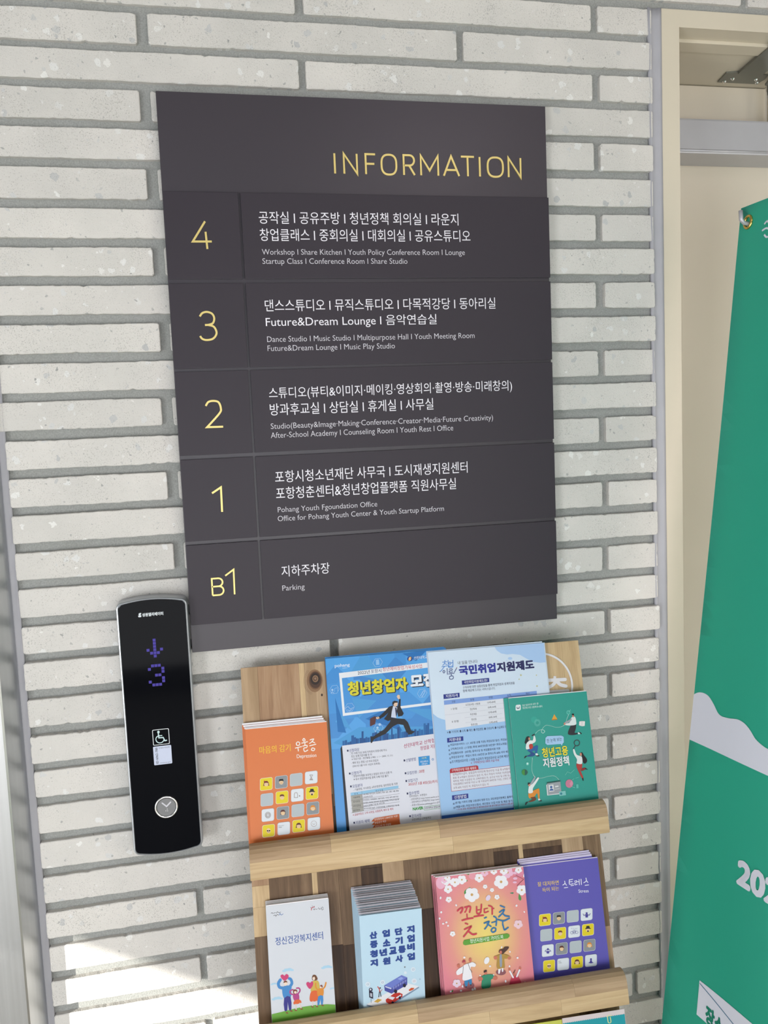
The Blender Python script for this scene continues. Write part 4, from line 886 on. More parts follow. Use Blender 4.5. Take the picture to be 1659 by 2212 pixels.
        for t in (("- 만 19세 이상 39세 이하로서 포항시에 주소", 332, 1251, 732, 1201), ("또는 등록기준지를 둔 자", 345, 1278, 570, 1254), ("※ 대상기준 : 생년월일 (1983. 1. 1 ~ 2003. 12. 31)", 350, 1313, 795, 1262), ("- 예비 또는 창업 1년 이내 창업자", 345, 1352, 640, 1315), ("(2021년 2월 이후 사업자 등록증)", 360, 1388, 658, 1350), ("- 창업아이템을 보유하고 창업의 의지가 강한 자", 357, 1500, 787, 1442), ("※ 유사 창업지원사업 중복 수혜 지원 불가", 372, 1530, 748, 1482), ("- 기술창업, 지식창업, 6차산업창업, 일반창업 등 지원", 368, 1640, 847, 1571),
                  ("인터넷접수, 우편접수", 975, 1712, 1168, 1690), ("- 선린대학교 http://www.sunlin.ac.kr", 982, 1748, 1305, 1708), ("- 선린대학교 산학협력단 http://snd.s", 987, 1779, 1305, 1738), ("- 포항시청(www.pohang.go.kr)-공지", 990, 1812, 1308, 1772), ("선린대학교 산학협력단", 1003, 1964, 1212, 1938)): A.text(*t, 26, TXc)
        A.text('20명', 1081, 1440, 1137, 1434, 34, RD, bold=.02); A.text('2022년 5월 8일(일)까지', 965, 1585, 1278, 1546, 38, RD, bold=.015); A.text('※ 금융부동산, 오락·숙박업, 유흥접객, 레저 등 제외', 362, 1912, 800, 1845, 28, RD, bold=.008)
        for p0, p1, t, h in (((915, 1165), (1250, 1100), '선린대학교 산학협', 46), ((1095, 1190), (1265, 1160), '창업을 지원', 44)): A.text(t, *p0, *p1, h, 'b02a5c', bold=.015)
        A.poly([(338, 1672), (857, 1592), (857, 1622), (340, 1703)], '8fc0e0'); A.poly([(340, 1703), (460, 1685), (480, 1868), (357, 1890)], 'a3a29c'); A.up()
        for y0, y1 in ((1703, 1625), (1757, 1680), (1807, 1732), (1845, 1768), (1890, 1805)): A.line([(342, y0), (870, y1)], 2, '55565c')
        A.line([(460, 1655), (480, 1868)], 2, '55565c')
        for i, t in enumerate(('기술창업', '지식창업', '6차산업창업', '일반창업')): A.text(t, 365, 1724 + 47 * i, 438 + (10 if i == 2 else 0), 1713 + 47 * i, 20, '2a2a2e', bold=.01)
        A.text('분 야', 378, 1683, 418, 1678, 18, '1d2a50'); A.text('대 상 업 종', 610, 1650, 690, 1640, 18, '1d2a50')
        for i, t in enumerate(('기계, 재료, 전기·전자, 정보통신, 화공, 섬유, 생명, 식품, 환경', '신재생에너지 등', '지식콘텐츠, 마케팅홍보, 전문컨설팅, 디자인, 번역, 웹디자인,', '프리랜스, 통신업, 문화서비스업, 출산관련업, 이러닝과 창업 등', '농업과 연계한 가공 및 서비스업', '위기지역의 높은 고성장유망업, 신재생서비스업 등')):
            A.text(t, 468 + 3 * i, 1692 + i * 31 - (0), (858 if i not in (1, 4) else (575 if i == 1 else 700)) + i, (1648 if i not in (1, 4) else (1676 if i == 1 else 1655)) + i * 31, 18, '3a3a42')
        A.poly([(562, 1982), (598, 1945), (866, 1900), (872, 1985), (878, 2010), (575, 2052), (600, 2020), (568, 2018), (598, 1985)], 'c9622c'); A.up()
        for i, t in enumerate(('창업활동비 1,200만원 지원!', '창업공간 제공', '창업교육 및 컨설팅')): A.text(t, 596 + 4 * i, 1963 + 37 * i, (850, 725, 775)[i], (1922, 1982 - 4, 2014 - 4)[i], 24, 'ece4dc', bold=.01)
        A.poly([(1073, 1282), (1195, 1268), (1200, 1365), (1080, 1378)], '2a8fd0'); A.poly([(1262, 1262), (1290, 1258), (1295, 1350), (1268, 1352)], '1f5fa8'); A.up(); A.text('1단계', 1112, 1296, 1158, 1290, 18, 'd8d860', bold=.02); A.text('창업계획서', 1095, 1336, 1178, 1326, 20, 'e8ecf2', bold=.01); A.text('서류심사', 1108, 1360, 1172, 1352, 20, 'e8ecf2', bold=.01)
        A.line(arc(1230, 1308, 9, 10, 0, 360, 12), 5, '3a7ab8')
        A.text('NAVER', 1013, 1848, 1127, 1834, 34, '2f9a35', bold=.045); A.line([(1137, 1820), (1320, 1800), (1322, 1838), (1138, 1860), (1137, 1820)], 3, '2f9a35'); A.text('선린대학교 창업교육', 1145, 1838, 1310, 1818, 24, '33343c', bold=.01)
        A.build(root, rough=0.4)
# ---- pale blue job support posters
pl = tilted(0, T1, 0.0098); a0 = (pl.at((923.9, 1408.7))[0] + pl.at((953.6, 1761.8))[0]) / 2; a1 = (pl.at((1175.5, 1389))[0] + pl.at((1185, 1498))[0]) / 2; hh = (pl.at((923.9, 1408.7))[1] + pl.at((1175.5, 1389))[1]) / 2
PALE, PALEB = ink('cfdff0', 0.4, 0.4), ink('9cc2ea', 0.4, 0.4)
for k in range(2, -1, -1):
    P = tilted(a0 + [0, .0012, -.0006][k], T1, 0.0098 - 0.0012 * k, 0, [0, -.003, .004][k])
    root = thing('poster', 'pale blue employment support poster with tables of text, front sheet' if k == 0 else nth(k, 3, 'pale blue poster sheet behind the front employment poster'), 'poster', P, group='pale blue employment support posters')
    bm = bmesh.new(); box(bm, 0, a1 - a0, 0, hh + 0.001 * k, -0.0003, 0, bev=0.0001); from_bm('sheet', bm, PALE, root)
    if k == 0:
        A = Art(P, 0.0, (910, 1380, 5.395)); A.clip = (a1 - a0 - 0.0002, hh - 0.0002); w = a1 - a0
        def q7(x, y): return ((1080 + x / 4.608 - 910) * 5.395, (1380 + y / 4.608 - 1380) * 5.395)
        def rawp(part, col, pts): A.add(part, col, pts, [tuple(range(len(pts)))]); A.up(0.000008)
        e0 = A.L(150, 890); 
        crv = [A.L(*p) for p in ((140, 870), (190, 915), (240, 935), (300, 950), (420, 1000))]
        rawp('picture', '9cc2ea', [(0.0, 0.001)] + [(0.0, crv[0][1])] + crv[1:] + [(w, crv[-1][1] - .004), (w, 0.001)])
        tb = [A.L(*p) for p in ((850, 85), (880, 135), (930, 170), (1000, 183), (1080, 175), (1150, 172))] + [A.L(*q7(x, y)) for x, y in ((120, 150), (200, 160), (260, 195), (330, 230), (400, 238))]
        rawp('picture', 'a9c8ee', [(tb[0][0], hh - 0.0002)] + tb + [(w - .0002, tb[-1][1]), (w - .0002, hh - 0.0002)])
        A.ell(1035, 228, 26, 16, 'a9c8ee'); A.ell(995, 252, 6, 5, 'a9c8ee')
        rawp('picture', '1f55a5', [(0, 0), (w, 0), (w, 0.0065 + T1 * 0 + (A.L(640, 2015)[1] - 0.0065) * 1), (0, A.L(640, 2015)[1])])
        A.up()
        SB, NV, DK = '4a86d0', '2a3296', '22245a'
        for p in ([(275, 250), (275, 262)], [(248, 272), (300, 266)], [(275, 270), (262, 300), (248, 308)], [(275, 290), (300, 300)], [(240, 325), (305, 315)], [(272, 320), (238, 365), (225, 378)], [(312, 250), (316, 330)], [(330, 268), (322, 285), (335, 298), (346, 282), (330, 268)], [(348, 280), (365, 278)], [(368, 248), (370, 305)], [(325, 312), (326, 335), (368, 328), (366, 305)], [(326, 322), (366, 318)]): A.line(p, 8, SB, 'lettering', smooth=3)
        for p in ([(262, 365), (252, 382), (264, 398), (276, 380), (262, 365)], [(300, 345), (304, 415)], [(325, 355), (358, 350), (356, 368), (328, 374), (330, 392), (366, 386)], [(318, 410), (385, 400)], [(350, 405), (350, 430)], [(330, 438), (368, 432), (370, 465), (333, 468), (330, 438)], [(410, 345), (385, 390)]): A.line(p, 8, '2d3a78', 'lettering', smooth=3)
        A.ell(218, 381, 5, 5, '3a3a48'); A.ell(412, 337, 5, 5, 'b0503a')
        A.text('내 일을 만나다', 425, 282, 655, 260, 40, '3a3e50'); A.text('국민취업', 437, 370, 866, 333, 112, NV, bold=.05, part='title_lettering'); x1, y1 = q7(340, 255); A.text('지원제도', 880, 331, x1, y1, 116, DK, bold=.05, part='title_lettering')
        def tag(q, t, x0, y0, x1, y1, h, c='1f2f86'): A.poly(q, c, 'lettering'); A.up(); A.text(t, x0, y0, x1, y1, h, 'e6eaf4', bold=.02)
        tag([(472, 487), (790, 455), (793, 503), (475, 537)], '국민취업지원제도란?', 497, 510, 770, 480, 34)
        tag([(258, 648), (445, 628), (448, 680), (260, 702)], '지원자격', 284, 670, 424, 657, 38); tag([(300, 1157), (488, 1135), (491, 1187), (303, 1210)], '지원내용', 325, 1180, 464, 1164, 38); tag([(357, 1825), (546, 1802), (549, 1856), (360, 1880)], '신청방법', 384, 1848, 524, 1832, 40)
        A.text('구직자에 대한 심층상담을 통해 취업지원과 생계지원을', 483, 571, 1087, 511, 32, '2e3250'); A.text('함께 제공해 드리는 서비스입니다.', 485, 608, 862, 574, 32, '2e3250')
        xe, ye = q7(365, 518); xf_, yf = q7(368, 550)
        A.poly([(263, 720), (xe, ye), (xf_, yf + 8), (266, 770)], '7d9fdc'); A.poly([(266, 770), (xf_, yf + 8), (xf_ + 18, 900), (287, 1063)], 'dcdfe8'); A.up()
        for t, x, y in (('구분', 375, 733), ('유형', 592, 708), ('연령', 808, 683), ('소득', 1022, 658)): A.text(t, x - 22, y + 2, x + 22, y - 3, 26, '23284a', bold=.01)
        x, y = q7(275, 545); A.text('재산', x - 22, y + 2, x + 22, y - 3, 26, '23284a', bold=.01)
        for t, x, y, wd in (('I 유형', 382, 815, 34), ('II 유형', 395, 962, 38), ('요건심사형 / 선발형', 600, 762, 84), ('청년특례', 605, 818, 38), ('특정계층', 607, 878, 38), ('청년층', 613, 938, 30), ('중장년층', 617, 997, 38), ('15세-69세', 815, 738, 46), ('18세-34세', 822, 795, 46), ('15세-69세', 827, 853, 46), ('18세-34세', 832, 911, 46), ('15세-69세', 838, 970, 46)): A.text(t, x - wd, y + wd * .12, x + wd, y - wd * .12, 26, '2a2c3a', bold=.015)
        for a_, b_ in (((490, 802), (960, 748)), ((275, 888), (965, 805)), ((505, 918), (940, 870)), ((515, 978), (970, 920))): A.line([a_, b_], 1.6, '9aa0b4')
        A.text('※ ❶ 가구단위, ❷ 소득, ❸ 재산, ❹ 취업경험, ❺ 근로능력, ❻ 수급제외 대상', 302, 1100, 1010, 1012, 32, '2a2e4e')
        L5 = (("취업지원서비스 : ( I , II유형 공통 지원) 취업상담·알선, 직업능력", 1248, 1015, 1163), ("구직촉진수당 : ( I 유형) 최대 300만원(월 50만원* 최대 6개월) 지", 1298, 1025, 1210), ("취업활동비용 : (II유형) 참여수당 등 취업활동비용 지원", 1345, 918, 1272), ("취업성공수당 : 취업시 최대 150만원 (※ 중위소득 60% 이하 해당", 1393, 1028, 1308), ("조기취업성공수당 : I 유형 수급자가 취업성공수당 요건에 해당하", 1441, 1032, 1356))
        for i, (t, ya_, xe_, ye_) in enumerate(L5):
            A.line(arc(321 + 5 * i, ya_, 7, 8, 0, 360, 10), 4, '23284a', 'lettering'); A.text(t, 338 + 4 * i, ya_ - 2, xe_, ye_, 32, '23284a', bold=.006)
        A.text('← 구직촉진수당 3회차 수급 이내', 577, 1449, 903, 1409, 30, 'a8304a', bold=.015)
        A.poly([(333, 1562), (1075, 1470), (1095, 1685), (350, 1780)], 'b04454'); A.poly([(330, 1530), (345, 1512), (645, 1474), (662, 1482), (667, 1520), (333, 1562)], 'b02c38'); A.up(); A.poly([(337, 1566), (1075, 1474), (1095, 1681), (354, 1775)], 'd8dbe6'); A.up()
        A.text('구직촉진수당 지원 제외자', 355, 1536, 640, 1500, 34, 'ece6ea', bold=.02)
        for t, x0, y0, x1, y1 in (('생계급여수급자, 실업급여·자치단체 청년수당 수급 후 6개월이 경', 365, 1590, 1060, 1503), ('종료 후 6개월이 경과되지 않은 자, 즉시 취업이 어려운 자(취업예정', 368, 1632, 1062, 1543), ('재학생, 학원 수강중인 자, 군복무중인 자, 심신상 이유 및 간병 등), 국', 370, 1668, 1066, 1582), ('지원(월평균 50만원 이상 or 총 지원금액 300만원 이상), 신청인 본인', 372, 1702, 1066, 1618), ('소득 60% 이상인 자, 취업의사가 없는 자', 374, 1740, 785, 1692)): A.text(t, x0, y0, x1, y1, 30, '6a3048')
        for i, (t, ya_, xe_, ye_) in enumerate((('(방 법) 거주지 관할 고용센터 방문 또는 국민취업지원제도 홈페이지', 1922, 1085, 1832), ('(제출서류) 취업지원신청서, 개인정보 수집·이용 및 제공 동의서,', 1970, 1090, 1878))):
            A.line(arc(378 + 5 * i, ya_, 7, 8, 0, 360, 10), 4, '23284a', 'lettering'); A.text(t, 394 + 4 * i, ya_ - 2, xe_, ye_, 32, '23284a', bold=.006)
        A.text('* 가구원 포함 개인정보제공 및 행정정보공동이용 동의 필수(※ 부동의시 신청 불가)', 408, 2000, 1085, 1908, 24, 'a8304a')
        A.crop = (1080, 1380, 4.608)
        for x, y, r in ((208, 362, 13), (362, 362, 9), (190, 402, 9), (368, 470, 12)): A.poly([(x, y - r), (x + r * .3, y - r * .3), (x + r, y), (x + r * .3, y + r * .3), (x, y + r), (x - r * .3, y + r * .3), (x - r, y), (x - r * .3, y - r * .3)], 'c8c080')
        A.build(root, rough=0.45)
# ---- green policy booklets
GRN = ink('25998c', 0.4, 0.35)
pl = tilted(0, T1, 0.0165); a0, a1, hh = extent(pl, (1099, 1510), (1268.4, 1491.8), (1121, 1744.6), (1291.6, 1725))
for k in (1, 0):
    P = tilted(a0 - 0.0078 * k, T1, 0.0165 - 0.0034 * k, 0, 0.0)
    root = leaflet('booklet', 'teal green youth employment booklet, front copy overlapping the pale blue poster' if k == 0 else 'second teal green booklet showing only its left edge behind the front one', 'booklet', P, a1 - a0 - 0.0005 * k, hh + 0.0005 * k, GRN, th=0.003, pages=PAPER, group='teal green policy booklets', inset=(0, 0, 0.0012))
    if k == 0:
        A = Art(P, 0.0, (1080, 1380, 4.608))
        A.poly([(x, y - (x - 181) * .1) for x, y in rrect(156, 207, 656, 713, 12, 3)], 'dfe8ea'); A.up(); A.line([(168, 680), (172, 697), (180, 688), (188, 695), (195, 676)], 6, '23305c')
        A.text('청년 일자리의 모든 것!', 222, 664, 382, 643, 21, 'd8ecea', bold=.02); A.text('청년워크넷·고용복지+센터', 224, 692, 420, 668, 22, 'd8ecea', bold=.02)
        LT, WT, SK = '7ccabf', 'e0e6e6', 'c98a72'
        A.ell(340, 805, 30, 32, '2fa394'); A.up()
        for i in range(18): a = math.radians(20 * i); A.line([(372 + 17 * math.cos(a), 835 + 18 * math.sin(a)), (372 + 33 * math.cos(a), 835 + 37 * math.sin(a))], 2.5, LT)
        A.poly([(540, 750), (572, 800), (515, 806)], 'e0a23a'); A.poly([(515, 800), (572, 797), (570, 805), (518, 811)], 'b07a28')
        def dotted(P, n, r=2.6): 
            Q = catmull(P, n)
            for x, y in Q: A.ell(x, y, r, r, 'c9e8e2', n=6)
        dotted([(355, 940), (385, 912), (425, 905), (445, 920), (430, 938), (412, 925), (425, 890), (460, 860), (510, 868), (560, 880), (610, 875), (640, 858)], 6); dotted([(655, 830), (668, 790), (682, 755)], 7)
        dotted([(322, 1185), (320, 1220), (316, 1270), (320, 1320), (335, 1360), (348, 1372)], 6); dotted([(385, 1388), (430, 1382), (490, 1366), (545, 1366), (585, 1400)], 7)
        A.ell(680, 732, 20, 22, '5cbcae'); A.ell(680, 732, 11, 12, '2fa394'); A.line([(682, 730), (702, 705)], 4, LT)
        def man(parts):
            for c, q in parts: A.poly(q, c, smooth=3); A.up(0.000008)
        man((('2a2a30', [(675, 945), (695, 880), (715, 848), (755, 850), (752, 900), (742, 935), (780, 935), (772, 948), (720, 958)]), (WT, [(700, 800), (715, 780), (745, 775), (757, 820), (755, 852), (712, 862), (650, 858), (645, 845), (690, 835)]), ('9aa4ac', [(640, 832), (690, 805), (712, 790), (705, 815), (650, 848)]), (SK, [(632, 840), (645, 835), (652, 848), (640, 858)]), (SK, [(718, 760), (732, 758), (735, 778), (720, 778)]), ('1f1c1e', [(712, 755), (722, 742), (736, 748), (733, 762), (718, 760)]), (WT, [(772, 934), (792, 930), (800, 942), (782, 950)]), ('17161b', [(788, 925), (812, 940), (808, 948), (790, 936)])))
        A.poly([(788, 822), (815, 818), (845, 820), (842, 866), (815, 870), (785, 860)], 'e8e2e2'); A.line([(815, 820), (814, 868)], 2, '9a8a8a')
        man((('17161b', [(250, 1010), (262, 978), (285, 970), (298, 985), (282, 1005), (285, 1030), (262, 1045), (245, 1035)]), ('1f5f9c', [(275, 1100), (330, 1075), (370, 1060), (378, 1080), (365, 1140), (350, 1142), (345, 1110), (310, 1125), (280, 1120)]), ('1c4a86', [(280, 1110), (345, 1140), (338, 1165), (290, 1172), (262, 1168), (305, 1145)]), (WT, [(270, 1030), (300, 1010), (325, 1010), (335, 965), (348, 972), (355, 1010), (345, 1030), (320, 1045), (318, 1080), (262, 1100), (258, 1060)]), ('b8362c', [(288, 1055), (318, 1045), (328, 1080), (298, 1100)]), (SK, [(282, 985), (295, 982), (298, 1005), (285, 1008)]), (WT, [(352, 1142), (372, 1140), (378, 1158), (358, 1158)]), ('17161b', [(360, 1160), (388, 1158), (390, 1168), (362, 1168)]), ('17161b', [(240, 1190), (248, 1168), (268, 1165), (258, 1178)]), ('2a2a30', [(315, 960), (340, 945), (345, 955), (320, 968)])))
        A.poly([(452, 985), (470, 968), (610, 962), (632, 975), (634, 1030), (622, 1042), (614, 1064), (604, 1046), (470, 1056), (450, 1040)], 'a5c9ec'); A.up(); A.text('한 눈에 보는', 464, 1016, 614, 994, 38, '23284a')
        for c, b_ in (('14524c', .05), ('e6d83a', .03)): A.text('청년고용', 417, 1135, 675, 1108, 98, c, bold=b_, part='title_lettering'); A.up()
        for c, b_ in (('14524c', .05), ('e8eef0', .03)): A.text('지원정책', 427, 1237, 686, 1210, 96, c, bold=b_, part='title_lettering'); A.up()
        A.line(arc(764, 1036, 27, 29, 0, 360, 20), 8, '3a3f44'); A.line([(750, 1062), (728, 1098)], 8, '3a3f44')
        man((('17161b', [(800, 1140), (815, 1128), (835, 1160), (862, 1195), (862, 1225), (840, 1242), (818, 1215), (815, 1165)]), ('b03a34', [(765, 1238), (815, 1240), (812, 1290), (800, 1310), (828, 1378), (815, 1388), (780, 1320), (760, 1270)]), ('8a2c2a', [(812, 1290), (850, 1282), (852, 1298), (808, 1316)]), (WT, [(725, 1105), (738, 1098), (760, 1150), (795, 1165), (815, 1180), (815, 1242), (762, 1238), (765, 1200), (735, 1150)]), (SK, [(792, 1140), (808, 1135), (812, 1160), (798, 1165)]), ('17161b', [(845, 1285), (870, 1298), (866, 1302), (848, 1296)]), ('17161b', [(816, 1388), (828, 1385), (830, 1410), (824, 1412)])))
        A.ell(272, 1242, 16, 18, '5cbcae'); A.ell(272, 1242, 8, 9, 'c9e8e2'); A.ell(245, 1328, 30, 30, '3c8a3a'); A.up(); A.poly([(245, 1298), (262, 1305), (275, 1328), (262, 1352), (245, 1358)], '1a5550'); A.line([(648, 1355), (670, 1322), (702, 1336), (738, 1302)], 3, LT)
        A.ell(688, 1440, 38, 42, 'c87a94'); A.up(); A.poly([(690, 1440), (715, 1408), (727, 1440), (705, 1470)], 'd890a8'); A.line([(712, 1405), (735, 1392)], 4, LT); A.line([(712, 1470), (745, 1480)], 4, LT); A.line([(752, 1385), (780, 1376)], 6, '5cbcae'); A.poly([(755, 1448), (778, 1444), (780, 1485), (758, 1486)], '5cbcae')
        A.poly([(458, 1452), (470, 1450), (480, 1550), (590, 1535), (592, 1545), (468, 1558)], 'd8dadc'); A.poly([(465, 1430), (598, 1410), (610, 1530), (478, 1552)], '9aa0a6'); A.poly([(464, 1428), (598, 1408), (600, 1420), (466, 1440)], '1a5550'); A.up(); A.poly([(480, 1455), (530, 1448), (538, 1515), (490, 1522)], 'd8dadc'); A.up(); A.ell(508, 1475, 12, 13, '3a5f9c'); A.poly([(488, 1512), (500, 1492), (520, 1490), (535, 1508)], '3a5f9c'); A.line([(552, 1470), (575, 1466)], 14, 'd8dadc'); A.line([(548, 1495), (590, 1490)], 4, 'd8dadc'); A.poly([(585, 1520), (650, 1510), (655, 1555), (590, 1563)], '7fc4c0'); A.up(); A.ell(607, 1540, 11, 12, '2a7f90')
        man((('d98a2c', [(285, 1530), (330, 1510), (375, 1490), (390, 1500), (392, 1590), (378, 1590), (368, 1535), (340, 1570), (300, 1588), (282, 1570)]), ('6a3a1c', [(300, 1580), (345, 1572), (358, 1600), (320, 1620), (278, 1622), (320, 1595)]), (WT, [(290, 1460), (325, 1440), (372, 1380), (385, 1390), (355, 1440), (325, 1490), (325, 1528), (282, 1535), (282, 1490)]), ('9aa4ac', [(300, 1440), (340, 1375), (352, 1378), (330, 1430), (305, 1450)]), (SK, [(276, 1440), (292, 1436), (300, 1460), (284, 1466)]), ('1f1c1e', [(274, 1440), (282, 1430), (298, 1434), (290, 1445), (278, 1452)]), (WT, [(378, 1592), (394, 1590), (400, 1605), (382, 1608)]), ('17161b', [(384, 1608), (412, 1606), (412, 1616), (386, 1614)]), ('17161b', [(248, 1650), (256, 1625), (278, 1622), (268, 1636), (256, 1652)])))
        A.build(root, rough=0.42)
# ---- white welfare-centre leaflets
for k in range(4, -1, -1):
    o_ = 0.0165 - 0.0028 * k
    pl = tilted(0, T2, o_)
    if k == 0: wa0, wa1, wh = extent(pl, (574, 1957.7), (709.6, 1941.7), (585, 2190), (726.4, 2199.8))
    pl = tilted(0, T2, 0.0165); wa0, wa1, wh = extent(pl, (574, 1957.7), (709.6, 1941.7), None, (726.4, 2199.8))
    P = tilted(wa0 - 0.0001 * k, T2, o_, 0, 0.0)
    root = leaflet('leaflet', 'white welfare centre leaflet with family drawing, front copy at lower left' if k == 0 else nth(k, 5, 'white leaflet counted back from the family drawing leaflet'), 'leaflet', P, wa1 - wa0, wh + 0.0012 * k, ink('d2d6de', 0.5, 0.3), th=0.0025, pages=PAPER, lower=0.0008, group='white welfare centre leaflets')
    if k == 0:
        A = Art(P, 0.0, (530, 1840, 5.948)); A.clip = (wa1 - wa0 - 0.0002, wh - 0.0002); KK = '2a2228'
        for p in ([(330, 790), (345, 782), (352, 795)], [(360, 788), (390, 782)], [(400, 790), (412, 770), (430, 782), (455, 775)], [(362, 820), (385, 812), (392, 828), (410, 805), (428, 815)]): A.line(p, 5, KK, 'lettering', smooth=3)
        A.line([(438, 812), (445, 792), (460, 812), (485, 798)], 6, '2a62a8', 'lettering', smooth=3)
        A.line([(848, 748), (855, 718), (888, 708)], 9, 'b02838', 'lettering', smooth=4); A.line([(835, 712), (842, 722)], 4, KK); A.line([(858, 692), (860, 702)], 4, KK); A.line([(882, 695), (886, 702)], 4, KK)
        for p in ([(872, 732), (885, 745), (895, 728)], [(905, 740), (925, 735)], [(938, 718), (952, 738), (970, 730)], [(975, 712), (985, 745), (1003, 738)], [(990, 705), (1000, 728)]): A.line(p, 5, KK, 'lettering', smooth=3)
        A.text('정신건강복지센터', 385, 1148, 998, 1078, 102, '1f4f9e', bold=.02, part='title_lettering')
        for x, y, s in ((548, 1520, 1.0), (1045, 1482, .95), (370, 1698, .6), (410, 1885, .95), (1120, 1755, .5)):
            for dx, dy, r in ((-50, 8, 24), (-20, -4, 30), (20, -6, 32), (52, 4, 22)): A.ell(x + dx * s, y + dy * s - dx * s * .08, r * s * 1.1, r * s * .6, 'a9cfe6', n=14)
        A.up()
        e = A.L(600, 2000); g = [A.L(*p) for p in ((350, 2085), (450, 2060), (600, 2022), (750, 1990), (900, 1968), (1050, 1958), (1160, 1962))]; w = wa1 - wa0
        A.add('picture', '6aa53a', [(0.0002, 0.002), (0.0002, g[0][1])] + g[1:-1] + [(w - .0002, g[-1][1]), (w - .0002, 0.002)], [tuple(range(9))]); A.up()
        def blob(c, q, sm=4): A.poly(q, c, smooth=sm); A.up(0.000008)
        # father
        blob('3f86c6', [(478, 1740), (585, 1720), (590, 1780), (582, 1865), (495, 1878)]); A.line([(490, 1750), (440, 1740), (425, 1690), (450, 1645)], 38, '3f86c6', smooth=4); A.line([(570, 1735), (598, 1690), (585, 1640), (562, 1628)], 36, '3f86c6', smooth=4)
        blob('332f86', [(498, 1880), (580, 1862), (592, 2020), (560, 2028), (545, 1930), (540, 2032), (502, 2038)], 2); blob('ecd6c4', [(495, 1690), (510, 1665), (535, 1668), (540, 1700), (520, 1722), (500, 1712)]); blob('7a4428', [(490, 1685), (498, 1660), (530, 1658), (540, 1680), (520, 1675)]); blob('c83a70', [(505, 1655), (465, 1625), (452, 1590), (480, 1575), (502, 1592), (525, 1570), (553, 1585), (550, 1622)])
        # girl
        blob('b03f84', [(612, 1835), (680, 1820), (690, 1900), (630, 1912)]); A.line([(620, 1835), (580, 1820), (578, 1785), (610, 1770)], 18, 'b03f84', smooth=4); A.line([(672, 1830), (702, 1785), (690, 1752), (658, 1752)], 18, 'b03f84', smooth=4); blob('d9622c', [(632, 1910), (690, 1895), (722, 1938), (620, 1960)], 2); blob('7a3428', [(612, 1790), (622, 1770), (655, 1770), (668, 1795), (640, 1830), (618, 1820)]); blob('ecd6c4', [(625, 1795), (655, 1790), (655, 1815), (635, 1822)]); A.line([(650, 1958), (652, 2030)], 14, 'dccfc8'); A.line([(700, 1945), (718, 2015)], 14, 'dccfc8')
        # mother, boy
        blob('6a4020', [(855, 1615), (870, 1582), (905, 1585), (928, 1630), (910, 1650), (862, 1648)]); blob('ecd6c4', [(862, 1620), (888, 1605), (895, 1635), (875, 1650)]); blob('c9ae4c', [(860, 1665), (925, 1655), (950, 1700), (945, 1790), (845, 1800), (850, 1720)]); blob('d9622c', [(845, 1798), (930, 1790), (935, 1900), (890, 1922), (828, 1912)]); blob('c83a70', [(828, 1762), (788, 1715), (785, 1682), (810, 1672), (832, 1685), (855, 1662), (872, 1680), (865, 1720)]); A.line([(868, 1922), (862, 1985)], 14, 'dccfc8'); A.line([(912, 1918), (918, 1985)], 14, 'dccfc8')
        blob('d98a2c', [(925, 1770), (1000, 1755), (998, 1850), (935, 1860)]); A.line([(935, 1780), (905, 1740), (902, 1690)], 18, 'd98a2c', smooth=3); A.line([(992, 1765), (1022, 1730), (1035, 1680)], 18, 'd98a2c', smooth=3); blob('3f86c6', [(935, 1858), (998, 1850), (995, 1958), (972, 1958), (966, 1890), (950, 1962), (928, 1962)], 2); blob('ecd6c4', [(955, 1735), (975, 1722), (980, 1745), (962, 1752)]); blob('7a3428', [(958, 1725), (975, 1708), (992, 1722), (988, 1745), (975, 1730)])
        for x, y in ((535, 2068), (590, 2045), (648, 2035), (722, 2018), (862, 1990), (920, 1985), (992, 1972)): A.ell(x, y, 18, 9, '8a4a2c', n=10, rot=.3)
        A.build(root)
